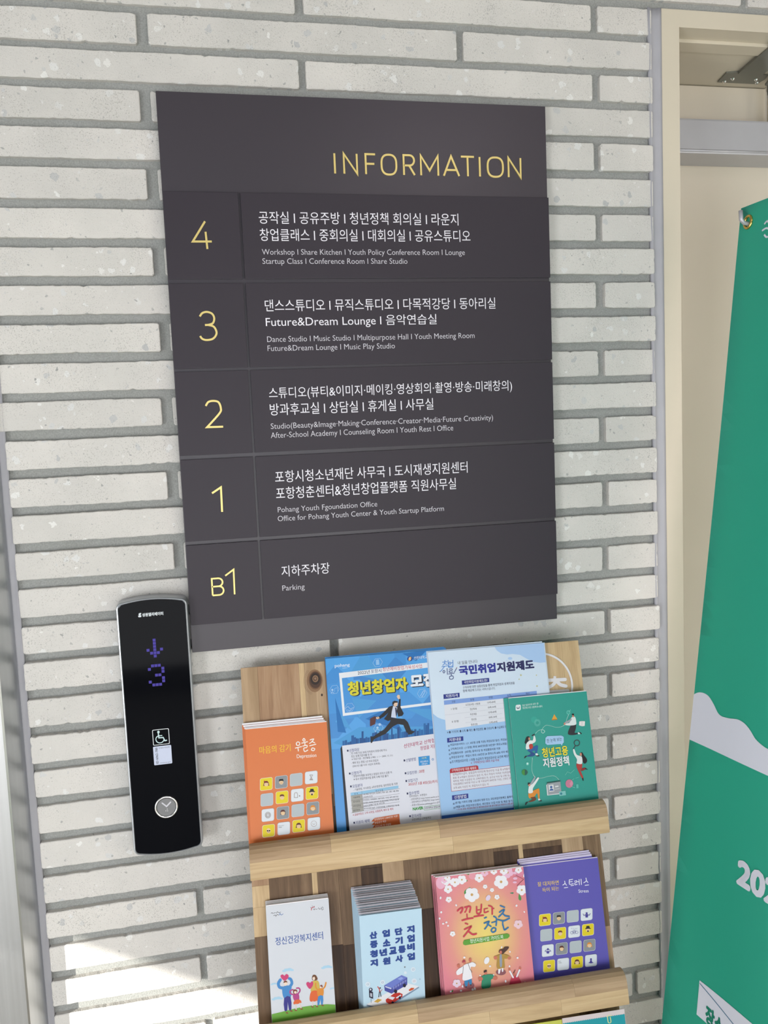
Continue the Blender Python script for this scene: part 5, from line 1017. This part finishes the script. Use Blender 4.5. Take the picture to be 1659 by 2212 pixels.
# ---- sky blue commuting leaflets: a fan of fourteen
NF = 14; SKY = ink('bcd8ea', 0.5, 0.25)
plf = tilted(0, T2, 0.0108, math.radians(13.0)); fa0, fa1, fh = extent(plf, (778, 1979), (913.4, 1961), (783.7, 2189), (915.8, 2166))
plb = tilted(0, T2, 0.003, 0.0); ba0, ba1, bh = extent(plb, (757.5, 1918), (885.6, 1899.8), None, None)
for k in range(NF - 1, -1, -1):
    f = k / (NF - 1); ph_ = math.radians(13.0) * (1 - f) ** 1.0
    P = tilted(fa0 + (ba0 - fa0) * f, T2, 0.0108 - 0.0078 * f, ph_, -0.002 + 0.002 * math.sin(k * 2.1))
    root = leaflet('leaflet', 'sky blue commuting cost leaflet with bus drawing, front of the fanned pile' if k == 0 else nth(k, NF, 'sky blue leaflet counted back from the bus drawing leaflet'), 'leaflet', P, fa1 - fa0, fh + (bh - fh) * f + 0.0006 * math.sin(k * 1.7), SKY, th=0.00055, pages=ink('b9b4bc', 0.6, 0.2), group='sky blue commuting leaflets', inset=(0, 0, -0.0006), lower=0.0028)
    if k == 0:
        A = Art(P, 0.0, (740, 1860, 6.286)); c = '2f4a90'
        for s, pts in (('산업단지', [(418, 1005), (590, 980), (762, 955), (925, 925)]), ('중소기업', [(425, 1130), (598, 1108), (765, 1080), (928, 1048)]), ('청년교통비', [(425, 1258), (553, 1238), (683, 1215), (807, 1198), (928, 1165)]), ('지원사업', [(428, 1382), (598, 1355), (768, 1325), (930, 1295)])):
            for ch, (x, y) in zip(s, pts): A.text(ch, x - 53, y + 7, x + 53, y - 7, 100, c, bold=.075, part='title_lettering')
        A.poly([(325, 1965), (330, 1945), (880, 1660), (1030, 1700), (1040, 1720), (560, 2030), (490, 2020)], '7f93ae'); A.poly([(325, 1945), (850, 1650), (1040, 1700), (540, 2005)], 'e2e4ea'); A.up()
        for p in ([(565, 1690), (800, 1548), (878, 1580), (878, 1680), (665, 1800), (572, 1760)],): A.poly(p, '4a52a0')
        A.up(); A.poly([(570, 1685), (800, 1548), (876, 1582), (668, 1722)], '6d7cc8'); A.poly([(745, 1600), (795, 1572), (830, 1590), (785, 1618)], '8fa2de'); A.poly([(578, 1695), (662, 1722), (662, 1740), (580, 1712)], 'c9d0e8'); A.up()
        for i in range(6): A.poly([(682 + i * 32, 1745 - i * 19), (704 + i * 32, 1732 - i * 19), (704 + i * 32, 1700 - i * 19), (682 + i * 32, 1713 - i * 19)], '8088c4')
        A.ell(720, 1768, 22, 26, '23243a'); A.ell(840, 1688, 22, 26, '23243a'); A.up()
        A.poly([(585, 1880), (640, 1840), (700, 1795), (770, 1785), (815, 1805), (812, 1840), (690, 1925), (640, 1945), (590, 1915)], 'b8342c'); A.up(); A.poly([(615, 1862), (650, 1835), (712, 1850), (680, 1885)], 'd8dce6'); A.poly([(725, 1850), (790, 1812), (800, 1822), (735, 1868)], 'd8dce6'); A.ell(680, 1922, 16, 20, '23243a'); A.ell(777, 1855, 16, 20, '23243a')
        A.poly([(358, 1762), (412, 1775), (415, 1870), (362, 1850)], '23243a'); A.line([(386, 1850), (388, 1925)], 4, '23243a'); A.ell(382, 1745, 26, 26, '33344a'); A.up(); A.poly([(372, 1790), (400, 1795), (402, 1845), (375, 1838)], 'b8bcc8'); A.ell(380, 1742, 12, 13, 'd8dce6')
        A.poly([(425, 1910), (480, 1868), (535, 1882), (480, 1922)], 'c9a24a'); A.poly([(895, 1750), (930, 1720), (975, 1722), (960, 1745), (910, 1765)], 'c8542c')
        A.line([(478, 1705), (500, 1740), (505, 1775)], 12, 'c8442c'); A.line([(538, 1742), (515, 1772)], 6, 'c8442c'); A.ell(510, 1722, 9, 11, '3a2420'); A.line([(500, 1775), (490, 1845)], 10, '2a2226'); A.line([(510, 1775), (522, 1838)], 10, '2a2226')
        for x, y, r in ((343, 1672, 34), (543, 1645, 32), (958, 1470, 32), (972, 1628, 36), (975, 1898, 44), (852, 1515, 20)): A.ell(x, y, r, r, 'd6e2ee')
        A.up()
        for x, y, cc in ((343, 1672, '7f93ae'), (543, 1645, '5a6a94'), (958, 1470, '7f93ae'), (972, 1628, 'c08a90'), (975, 1898, 'b05a68')): A.line([(x - 12, y - 8), (x + 12, y - 9), (x + 12, y + 9), (x - 12, y + 10), (x - 12, y - 8)], 3.5, cc)
        for x, y, cc in ((845, 1438, '6a6a70'), (890, 1932, 'c8642c'), (1050, 1602, '9ab4cc'), (338, 2032, '5a6a94')): A.ell(x, y, 9, 9, cc)
        A.build(root)
# ---- pink guide books
def pink_mat():
    m, nt, b = new_mat('pink_to_yellow'); L = nt.links.new
    tc = node(nt, 'ShaderNodeTexCoord'); mp = node(nt, 'ShaderNodeMapping'); mp.vector_type = 'POINT'; mp.inputs['Location'].default_value = (-0.078 * 11.5, -0.125 * 9, 0); mp.inputs['Scale'].default_value = (11.5, 9, 0.01)
    L(tc.outputs['Object'], mp.inputs['Vector']); g = node(nt, 'ShaderNodeTexGradient'); g.gradient_type = 'SPHERICAL'; L(mp.outputs[0], g.inputs['Vector'])
    L(ramp(nt, g.outputs[0], [(0, lin('cc7080')), (0.3, lin('d08478')), (0.65, lin('d4ae6a')), (1, lin('dac460'))]), b.inputs['Base Color']); b.inputs['Roughness'].default_value = 0.42
    return m
PINK = pink_mat(); PINKP = ink('cf7484', 0.42, 0.3)
pl = tilted(0, T2, 0.0165); a0, a1, hh = extent(pl, (941, 1896), (1131.5, 1872.8), (961, 2157.8), (1154, 2125.8))
for k in range(2, -1, -1):
    P = tilted(a0 - 0.0022 * k, T2, 0.0165 - 0.0045 * k, 0, 0)
    root = leaflet('booklet', 'pink youth guidebook with blossoms and waving people, front copy' if k == 0 else nth(k, 3, 'pink guidebook behind the front blossom guidebook'), 'booklet', P, a1 - a0 - .0008 * k, hh + 0.0014 * k, PINK if k == 0 else PINKP, back=PINKP, th=0.0042, pages=PAPER, lower=0.001, group='pink blossom guidebooks', inset=(0, 0, 0.0012))
    if k == 0:
        A = Art(P, 0.0, (920, 1840, 5.948)); A.clip = (a1 - a0 - 0.0002, hh - 0.0002); W_, PK = 'eceaf0', 'e9b9d2'
        top = A.L(700, 275)[1]
        def flower(x, y, r, c=W_, n=5, ph=0.3):
            for i in range(n): a = ph + 2 * math.pi * i / n; A.ell(x + r * .55 * math.cos(a), y + r * .55 * math.sin(a), r * .52, r * .5, c, n=12)
            A.up(0.000008); A.ell(x, y, r * .2, r * .2, 'c9a060', n=8); A.up(0.000008)
        def leafp(x, y, a, l, c='4a9048'): A.poly([(x + l * math.cos(a + t_) * s_, y + l * math.sin(a + t_) * s_) for t_, s_ in ((0, 1), (.45, .75), (1.2, .4), (3.14, .9), (-1.2, .4), (-.45, .75))], c, smooth=3)
        leafp(550, 282, 0, 45); leafp(518, 372, 0, 20); leafp(535, 495, 2.3, 62); leafp(1205, 580, 1.4, 48); leafp(1102, 530, 0, 27, '3f8060'); leafp(342, 1785, 2.1, 22); A.up()
        A.ell(190, 400, 60, 80, 'e9b0c8'); A.ell(600, 310, 50, 45, 'e39aa8'); A.ell(1200, 275, 60, 45, 'dc86a0'); A.up()
        for f in ((262, 368, 62), (372, 392, 58), (462, 358, 58), (285, 480, 52), (238, 360, 40, PK), (684, 335, 56), (755, 270, 45, PK), (872, 250, 42), (965, 385, 88), (1050, 265, 70, PK), (1000, 245, 50), (1188, 232, 44), (1230, 490, 66), (590, 550, 92), (292, 612, 38), (760, 446, 28), (848, 490, 26), (912, 580, 32), (342, 1052, 34), (1185, 930, 56, 'ecc9d4'), (395, 1688, 52, 'e6d0e2'), (275, 330, 40), (1275, 305, 28)): flower(*f)
        A.ell(798, 590, 28, 40, 'e0cfe6', rot=.5); A.ell(780, 1395, 32, 48, W_, rot=.4); A.line([(1155, 300), (1250, 350)], 4, '6a3030'); A.line([(1170, 435), (1255, 350)], 5, '6a3030'); A.ell(1145, 340, 28, 18, PK); A.ell(1140, 270, 24, 18, PK); A.ell(1140, 390, 26, 14, PK)
        r3 = random.Random(9)
        for x, y in ((388, 685), (220, 922), (262, 905), (283, 948), (1162, 690), (1262, 770), (187, 590), (195, 775), (125, 785), (175, 855), (1078, 1282), (1175, 1360), (822, 1468), (1072, 1468), (492, 1355), (970, 1225), (695, 1588), (865, 1580), (1022, 1660), (1275, 1680), (1268, 1700), (450, 1782), (465, 1825), (600, 1770), (628, 1757), (318, 1792), (472, 1725)): A.ell(x, y, r3.uniform(7, 15), r3.uniform(12, 19), W_, n=10, rot=r3.uniform(-.6, .6))
        RD, BU = 'c8344c', '1f6fa8'
        for p, w in (([(405, 758), (440, 725), (470, 718), (462, 760), (445, 785)], 20), ([(500, 712), (555, 700), (572, 715), (560, 775)], 20), ([(528, 712), (512, 760), (500, 775)], 16), ([(480, 800), (560, 770), (575, 790), (570, 830)], 0), ([(525, 800), (530, 858)], 15), ([(465, 880), (530, 862), (600, 850)], 20), ([(500, 790), (545, 785)], 0), ([(505, 918), (535, 928)], 18), ([(495, 995), (560, 965), (580, 958), (545, 1010), (485, 1088)], 20), ([(545, 1020), (600, 1060), (645, 1052)], 22),
                     ([(650, 705), (655, 790), (700, 780), (712, 675)], 19), ([(655, 750), (705, 742)], 13), ([(678, 790), (682, 822)], 14), ([(618, 832), (680, 822), (735, 815)], 20), ([(745, 735), (790, 725)], 13), ([(750, 738), (752, 780), (800, 765)], 16), ([(805, 690), (845, 705), (850, 740), (850, 800)], 19), ([(850, 735), (872, 725)], 14)):
            if w: A.line(p, w, RD, 'title_lettering', smooth=4)
        for p, w in (([(955, 690), (1008, 712)], 18), ([(945, 775), (985, 748), (1005, 745), (980, 790), (935, 835)], 18), ([(985, 790), (1020, 822), (1068, 828)], 19), ([(925, 870), (1000, 885), (1070, 852)], 19), ([(985, 888), (985, 940)], 16), ([(1028, 885), (1030, 930)], 0), ([(985, 925), (1000, 985), (1012, 1002), (1055, 970)], 18), ([(1045, 880), (1050, 985)], 0), ([(752, 850), (775, 840)], 17), ([(748, 915), (800, 895), (808, 900), (785, 950), (755, 990)], 18), ([(785, 925), (835, 958)], 17), ([(845, 908), (895, 895)], 15), ([(870, 828), (902, 850), (905, 900), (900, 945)], 18), ([(848, 985), (870, 975), (895, 985), (890, 1018), (858, 1032), (838, 1012), (848, 985)], 18)):
            if w: A.line(p, w, BU, 'title_lettering', smooth=4)
        A.poly([(475, 1165), (490, 1132), (1040, 1048), (1070, 1062), (1072, 1085), (1050, 1110), (505, 1198), (480, 1190)], '5a9c30'); A.up(); A.text('청년지원사업 가이드북', 565, 1148, 992, 1085, 56, 'ecf0e6', bold=.01)
        SK = 'c8705c'
        def blob(c, q, sm=4): A.poly(q, c, smooth=sm); A.up(0.000008)
        A.ell(548, 1715, 72, 42, '8a5058'); A.ell(962, 1545, 64, 38, '8a5058'); A.up()
        blob('2a7fb4', [(495, 1645), (580, 1622), (585, 1700), (560, 1702), (545, 1655), (530, 1720), (505, 1722)], 2); blob(W_, [(470, 1470), (500, 1445), (550, 1430), (600, 1415), (640, 1445), (625, 1475), (572, 1482), (590, 1590), (585, 1625), (475, 1650), (470, 1560), (440, 1570), (400, 1580), (388, 1540), (420, 1500)]); A.line([(478, 1468), (472, 1560)], 6, '5a5048'); A.line([(540, 1430), (562, 1500), (590, 1545)], 6, '5a5048')
        blob(SK, [(475, 1420), (490, 1400), (508, 1405), (510, 1435), (490, 1445)]); blob('a83448', [(462, 1422), (475, 1390), (500, 1388), (505, 1408), (480, 1415)]); A.ell(418, 1462, 20, 24, SK); A.ell(568, 1388, 18, 28, SK); A.ell(515, 1732, 9, 8, '2a2226'); A.ell(575, 1706, 9, 8, '2a2226')
        blob(W_, [(935, 1470), (985, 1460), (992, 1530), (975, 1538), (965, 1485), (945, 1560), (928, 1555)], 2); blob('b08a3c', [(905, 1335), (940, 1318), (1000, 1312), (1060, 1330), (1075, 1350), (1030, 1372), (1005, 1375), (1010, 1480), (985, 1490), (912, 1495), (912, 1385), (890, 1380)]); blob('8e96a4', [(945, 1325), (972, 1320), (975, 1465), (948, 1470)], 2); blob('4a2c24', [(935, 1290), (945, 1255), (985, 1245), (1010, 1220), (1062, 1218), (1055, 1245), (1010, 1290), (985, 1310), (960, 1300)]); blob(SK, [(945, 1275), (965, 1265), (975, 1290), (960, 1312), (948, 1300)]); A.ell(892, 1358, 22, 24, SK); A.ell(1068, 1362, 22, 20, SK)
        ee = A.L(760, 1800)
        A.poly([(725, 1745), (810, 1738), (800, 1850), (735, 1855)], '23202a'); A.up(0.000008); blob('2a8a68', [(725, 1590), (760, 1575), (800, 1572), (858, 1575), (880, 1620), (835, 1640), (825, 1735), (718, 1750), (715, 1650), (680, 1662), (690, 1620)]); blob(SK, [(748, 1555), (755, 1535), (778, 1535), (782, 1562), (765, 1578)]); blob('2a2024', [(742, 1548), (745, 1525), (775, 1515), (780, 1535), (755, 1545)]); A.ell(700, 1628, 30, 26, SK); A.ell(888, 1618, 30, 26, SK)
        blob('c03450', [(1110, 1600), (1170, 1590), (1215, 1655), (1215, 1690), (1160, 1725), (1085, 1722), (1072, 1690)]); A.line([(1118, 1610), (1075, 1530)], 20, W_); A.line([(1165, 1600), (1200, 1515)], 20, W_); A.ell(1070, 1508, 10, 18, SK); A.ell(1208, 1492, 12, 18, SK); blob(SK, [(1120, 1565), (1140, 1545), (1148, 1580), (1130, 1592)]); A.line([(1122, 1555), (1145, 1515)], 8, '4a2c24')
        A.build(root)
# ---- third tier, only the tops show
T3 = -0.868
pl = tilted(0, T3, 0.012); ya0, ya1 = pl.at((1150, 2212))[0], pl.at((1213.5, 2201))[0]; yh = pl.at((1190, 2206))[1]
root = leaflet('booklet', 'yellow green booklet peeking out below the second ledge', 'booklet', tilted(ya0 - 0.08, T3, 0.012), ya1 - ya0 + 0.08, yh, ink('c9cc58'), th=0.002, pages=PAPER, inset=(0, 0, -0.001))
ta0, ta1 = pl.at((1213.5, 2200))[0], (pl.at((1347.5, 2178))[0]); th_ = (pl.at((1347.5, 2178))[1] + pl.at((1215, 2199.6))[1]) / 2 + 0.0
TP = tilted(ta0, T3, 0.0135)
root = thing('leaflet', 'turquoise leaflet with scalloped white band below the second ledge', 'leaflet', TP)
bm = bmesh.new(); box(bm, 0, ta1 - ta0, 0, th_, -0.0004, 0, bev=.0001); from_bm('cover', bm, ink('e0d2d4', 0.5), root)
w = ta1 - ta0; zy = th_ - 0.0085; pts = [(0.0004, 0.001), (0.0004, zy)]; n = 34
for i in range(n):
    for j in range(1, 5): x = 0.0004 + (w - .0008) * (i + j / 4) / n; pts.append((x, zy + 0.0013 * math.sin(math.pi * j / 4)))
pts.append((w - .0004, 0.001))
A = Art(TP, 0.0, (1120, 1820, 5.644)); A.add('picture', '159aa6', pts, [tuple(range(len(pts)))]); A.up()
for dx, c in ((3, 'a8b04a'), (0, 'e6e8a0')): A.line([(1132 + dx, 2112), (1110 + dx, 2108), (1088 + dx, 2112), (1084 + dx, 2135), (1092 + dx, 2185), (1100 + dx, 2198), (1120 + dx, 2196), (1126 + dx, 2180), (1118 + dx, 2130)], 8, c, smooth=3); A.up()
A.build(root)
# ---------------------------------------------------------------- green banner on its stand
vb = Vector((0.151, -0.9882, 0.0242)).normalized(); ve = Vector((-0.1436, -0.0462, -0.9886)); ve = (ve - vb * ve.dot(vb)).normalized()
BO = CAM + ray((1601, 450)) * ((-0.10 - CAM.y) / ray((1601, 450)).y)
BPL = Plane(BO, vb, -ve)
BAN = thing('banner', 'tall green banner with white wave hanging by brass grommets at right', 'banner', BPL)
LB = BO.z * -1 / ve.z - 0.12
def banner_mat():
    m, nt, b = new_mat('green_banner_cloth'); b.inputs['Base Color'].default_value = (*lin('40c2a8'), 1); b.inputs['Roughness'].default_value = 0.42; b.inputs['Specular IOR Level'].default_value = 0.5
    return m
bm = bmesh.new(); nx_, ny_ = 16, 60; WB = 0.6; S = 0.0008
def wob(a, b): return 0.004 * math.sin(b * 5.0 + a * 3) * min(1, (a + 0.02) * 8) * min(1, -b * 6) + 0.0015 * math.sin(a * 22 + b * 3) * min(1, -b * 3)
F1 = [[bm.verts.new((WB * i / nx_, -LB * j / ny_ , (wob(WB * i / nx_, -LB * j / ny_)))) for i in range(nx_ + 1)] for j in range(ny_ + 1)]
for j in range(ny_):
    for i in range(nx_): bm.faces.new((F1[j][i], F1[j + 1][i], F1[j + 1][i + 1], F1[j][i + 1]))
bmesh.ops.solidify(bm, geom=bm.faces[:], thickness=0.0005)
from_bm('cloth', bm, banner_mat(), BAN, True)
A = Art(BPL, 0.0012); BW = 'e6e8f4'
def bpoly(pts, col, part='print', sub=14):
    """print on the waving cloth: outline in photo pixels, then dropped onto the cloth surface"""
    V = [BPL.at(p) for p in pts]; A.add(part, col, V, [tuple(range(len(V)))])
def lc(p): return BPL.at(p)
wt = catmull([(1499.5, 1500), (1508, 1496), (1517, 1496), (1527, 1500), (1535, 1508), (1544, 1523), (1552, 1539), (1559, 1546), (1566, 1549), (1580, 1552), (1595, 1553.5), (1606, 1558), (1616, 1566), (1627, 1580), (1636, 1595), (1647, 1606), (1659, 1615)], 2)
wl = [lc(p) for p in wt]; wbm = [lc(p) for p in ((1491, 1597.6), (1659, 1673))]
sl_ = (wbm[1][1] - wbm[0][1]) / (wbm[1][0] - wbm[0][0])
tail = [(0.28, wl[-1][1] - .006), (0.4, wl[-1][1] - .03), (0.5, wl[-1][1] - .02), (0.597, wl[-1][1] - .05)]
tail = [q for q in tail if q[0] > wl[-1][0] + 0.01]
outl = [(0.0005, wl[0][1])] + wl[1:] + tail + [(0.597, wbm[0][1] + sl_ * 0.597), (0.0005, wbm[0][1])]
A.add('print', BW, outl, [tuple(range(len(outl)))])
# the year, the small script at the top, the arrow box with its words
p2 = lc((1601, 1870)); pb = lc((1602, 1909)); pr2 = lc((1659, 1935))
V, P = text_data('2022', 0.05); w_ = max(v[0] for v in V); h_ = max(v[1] for v in V)
yt_, yb_ = lc((1606, 1856))[1], lc((1606, 1911))[1]; H2 = yt_ - yb_; X0 = lc((1597, 1885))[0]; X1 = lc((1660, 1930))[0]
V2 = text_data('20', 0.05)[0]; kx = (X1 - X0) / (max(v[0] for v in V2) - min(v[0] for v in V2))
A.add('lettering', BW, [(X0 + v[0] * kx, yb_ + v[1] / h_ * H2) for v in V], P)
sc0 = lc((1651, 500))
for p in ([(0, .012), (.006, .016), (.012, .008)], [(-.004, .002), (.006, .004), (.014, -.002)], [(.002, -.006), (.008, -.012), (.016, -.010)], [(.02, .014), (.03, .01), (.034, -.01)], [(.04, .012), (.05, -.008)], [(.055, .01), (.065, .0), (.06, -.012)]):
    Q = catmull(p, 4)
    Vv, Pp = [], []
    for (x0_, y0_), (x1_, y1_) in zip(Q, Q[1:]):
        d = math.hypot(x1_ - x0_, y1_ - y0_) or 1; nx2, ny2 = -(y1_ - y0_) / d * .0016, (x1_ - x0_) / d * .0016; b_ = len(Vv)
        Vv += [(sc0[0] + x0_ + nx2, sc0[1] + y0_ + ny2), (sc0[0] + x1_ + nx2, sc0[1] + y1_ + ny2), (sc0[0] + x1_ - nx2, sc0[1] + y1_ - ny2), (sc0[0] + x0_ - nx2, sc0[1] + y0_ - ny2)]; Pp.append((b_, b_ + 1, b_ + 2, b_ + 3))
    A.add('lettering', BW, Vv, Pp)
bx = [lc(p) for p in ((1511, 2118), (1502.5, 2191), (1560, 2245), (1640, 2212))]
bt_, bb_ = bx[0][1], bx[1][1]; xa_ = (bx[0][0] + bx[1][0]) / 2
st_ = (lc((1628, 2212))[1] - lc((1511, 2118))[1]) / (lc((1628, 2212))[0] - lc((1511, 2118))[0]); sb_ = (lc((1530, 2216))[1] - bb_) / (lc((1530, 2216))[0] - lc((1502.5, 2191))[0])
A.add('print', BW, [(xa_, bt_), (xa_, bb_), (0.5, bb_ + sb_ * (0.5 - xa_)), (0.5, bt_ + st_ * (0.5 - xa_))], [(0, 1, 2, 3)]); A.up(0.0002)
l0, l1 = lc((1511, 2123)), lc((1585, 2212)); dx_, dy_ = l1[0] - l0[0], l1[1] - l0[1]
A.add('print', '4a7a98', [l0, (l0[0], l0[1] - .0018), (l1[0], l1[1] - .0018), l1], [(0, 1, 2, 3)])
V, P = text_data('장소', 0.05); w_ = max(v[0] for v in V); h_ = max(v[1] for v in V)
t0, t1, tb = lc((1524, 2168)), lc((1562, 2212)), lc((1524, 2205))
X0, X1 = lc((1523, 2185))[0], lc((1543, 2200))[0]; kx = (X1 - X0) / 0.95; H3 = t0[1] - lc((1524, 2205))[1]
sk = (lc((1560, 2205))[1] - lc((1528, 2172))[1]) / (lc((1560, 2205))[0] - lc((1528, 2172))[0])
A.add('lettering', '1f8a70', [(X0 + v[0] * kx, t0[1] - H3 + v[1] / h_ * H3 + sk * v[0] * kx * 0.5) for v in V], P)
# drop every print onto the cloth
import numpy as np
def drape(me, lift):
    bm = bmesh.new(); bm.from_mesh(me)
    long_ = [e for e in bm.edges if e.calc_length() > 0.05]
    if long_: bmesh.ops.subdivide_edges(bm, edges=long_, cuts=10, use_grid_fill=False)
    bmesh.ops.triangulate(bm, faces=bm.faces[:])
    for _ in range(2):
        el = [e for e in bm.edges if e.calc_length() > 0.03]
        if el: bmesh.ops.subdivide_edges(bm, edges=el, cuts=1); bmesh.ops.triangulate(bm, faces=[f for f in bm.faces if len(f.verts) > 3])
    for v in bm.verts: v.co.z = wob(v.co.x, v.co.y) + lift + (v.co.z - 0.0013)
    bm.to_mesh(me); bm.free()
for n_, o_ in A.build(BAN, rough=0.55).items(): drape(o_.data, 0.0009 if n_ == 'print' else 0.0013)
# grommet and stand
gc = lc((1619, 478)); gpos = BPL.pt(gc[0], gc[1], wob(gc[0], gc[1]))
def grommet(a, b):
    bm = bmesh.new(); N = 36
    tube(bm, [(a + 0.0078 * math.cos(2 * math.pi * i / N), b + 0.0105 * math.sin(2 * math.pi * i / N), 0.0012 + wob(a, b)) for i in range(N)], 0.0026, 12, closed=True)
    return from_bm('grommet', bm, BRASS, BAN, True)
gc = lc((1617, 480)); gc = (max(gc[0], 0.02), gc[1])
for a, b in ((gc[0], gc[1]), (WB - 0.03, gc[1]), (gc[0], -LB + 0.03), (WB - 0.03, -LB + 0.03)): grommet(a, b)
STD = thing('banner_stand', 'cross-shaped banner stand with grey hook ends behind the green banner', 'stand', loc=BPL.pt(WB / 2, -LB - 0.1, -0.2))
STD.location.z = 0.0
mid = BPL.pt(WB / 2, -LB * 0.62, -0.10)
for a, b in ((gc[0], gc[1]), (WB - 0.03, gc[1]), (gc[0], -LB + 0.03), (WB - 0.03, -LB + 0.03)):
    tip = BPL.pt(a, b, -0.03); bm = bmesh.new(); tube(bm, [mid, mid.lerp(tip, 0.5), tip], [0.006, 0.005, 0.004], 10); rel(from_bm('rod', bm, ARM, None, True), STD)
    bm = bmesh.new(); c_ = Vector((a, b))
    sgn = -1 if a < WB / 2 else 1; up_ = 1 if b > -LB / 2 else -1
    K_ = [BPL.pt(a, b, -0.03), BPL.pt(a, b - up_ * 0.003, -0.002), BPL.pt(a, b - up_ * 0.003, 0.010), BPL.pt(a + sgn * 0.001, b + up_ * 0.001, 0.0155), BPL.pt(a + sgn * 0.002, b + up_ * 0.017, 0.018)]
    tube(bm, K_, [0.003, 0.0034, 0.0036, 0.0038, 0.0036], 12); rel(from_bm('hook', bm, ALU, None, True), STD)
foot = Vector((mid.x + 0.35, mid.y, 0.0))
for e_ in (Vector((mid.x + 0.30, mid.y + 0.12, 0.012)), Vector((mid.x + 0.30, mid.y - 0.22, 0.012)), Vector((BPL.pt(WB / 2, -LB, -0.03).x - 0.06, mid.y, 0.012))):
    bm = bmesh.new(); tube(bm, [mid, e_], 0.008, 10); disc(bm, e_.x, e_.y, 0.0, 0.012, 0.014, 16); rel(from_bm('leg', bm, ARM), STD)
bm = bmesh.new(); bmesh.ops.create_uvsphere(bm, u_segments=16, v_segments=10, radius=0.022)
for v in bm.verts: v.co += mid
rel(from_bm('hub', bm, plain('black_plastic', '1c1d1f', 0.4)), STD)
# the hidden lamps' fittings in the ceiling
for (x, y, sx_, sy_) in ((0.95, -1.9, 0.5, 0.5), (-0.9, -1.5, 0.9, 0.6)):
    root = thing('ceiling_light', 'square flush ceiling light panel in the lobby' if sx_ < .6 else 'wide flush ceiling light panel in the lobby', 'ceiling light', loc=(x, y, 2.8))
    bm = bmesh.new(); box(bm, -sx_ / 2 - .02, sx_ / 2 + .02, -sy_ / 2 - .02, sy_ / 2 + .02, -0.13, 0.0); from_bm('casing', bm, ALU, root)
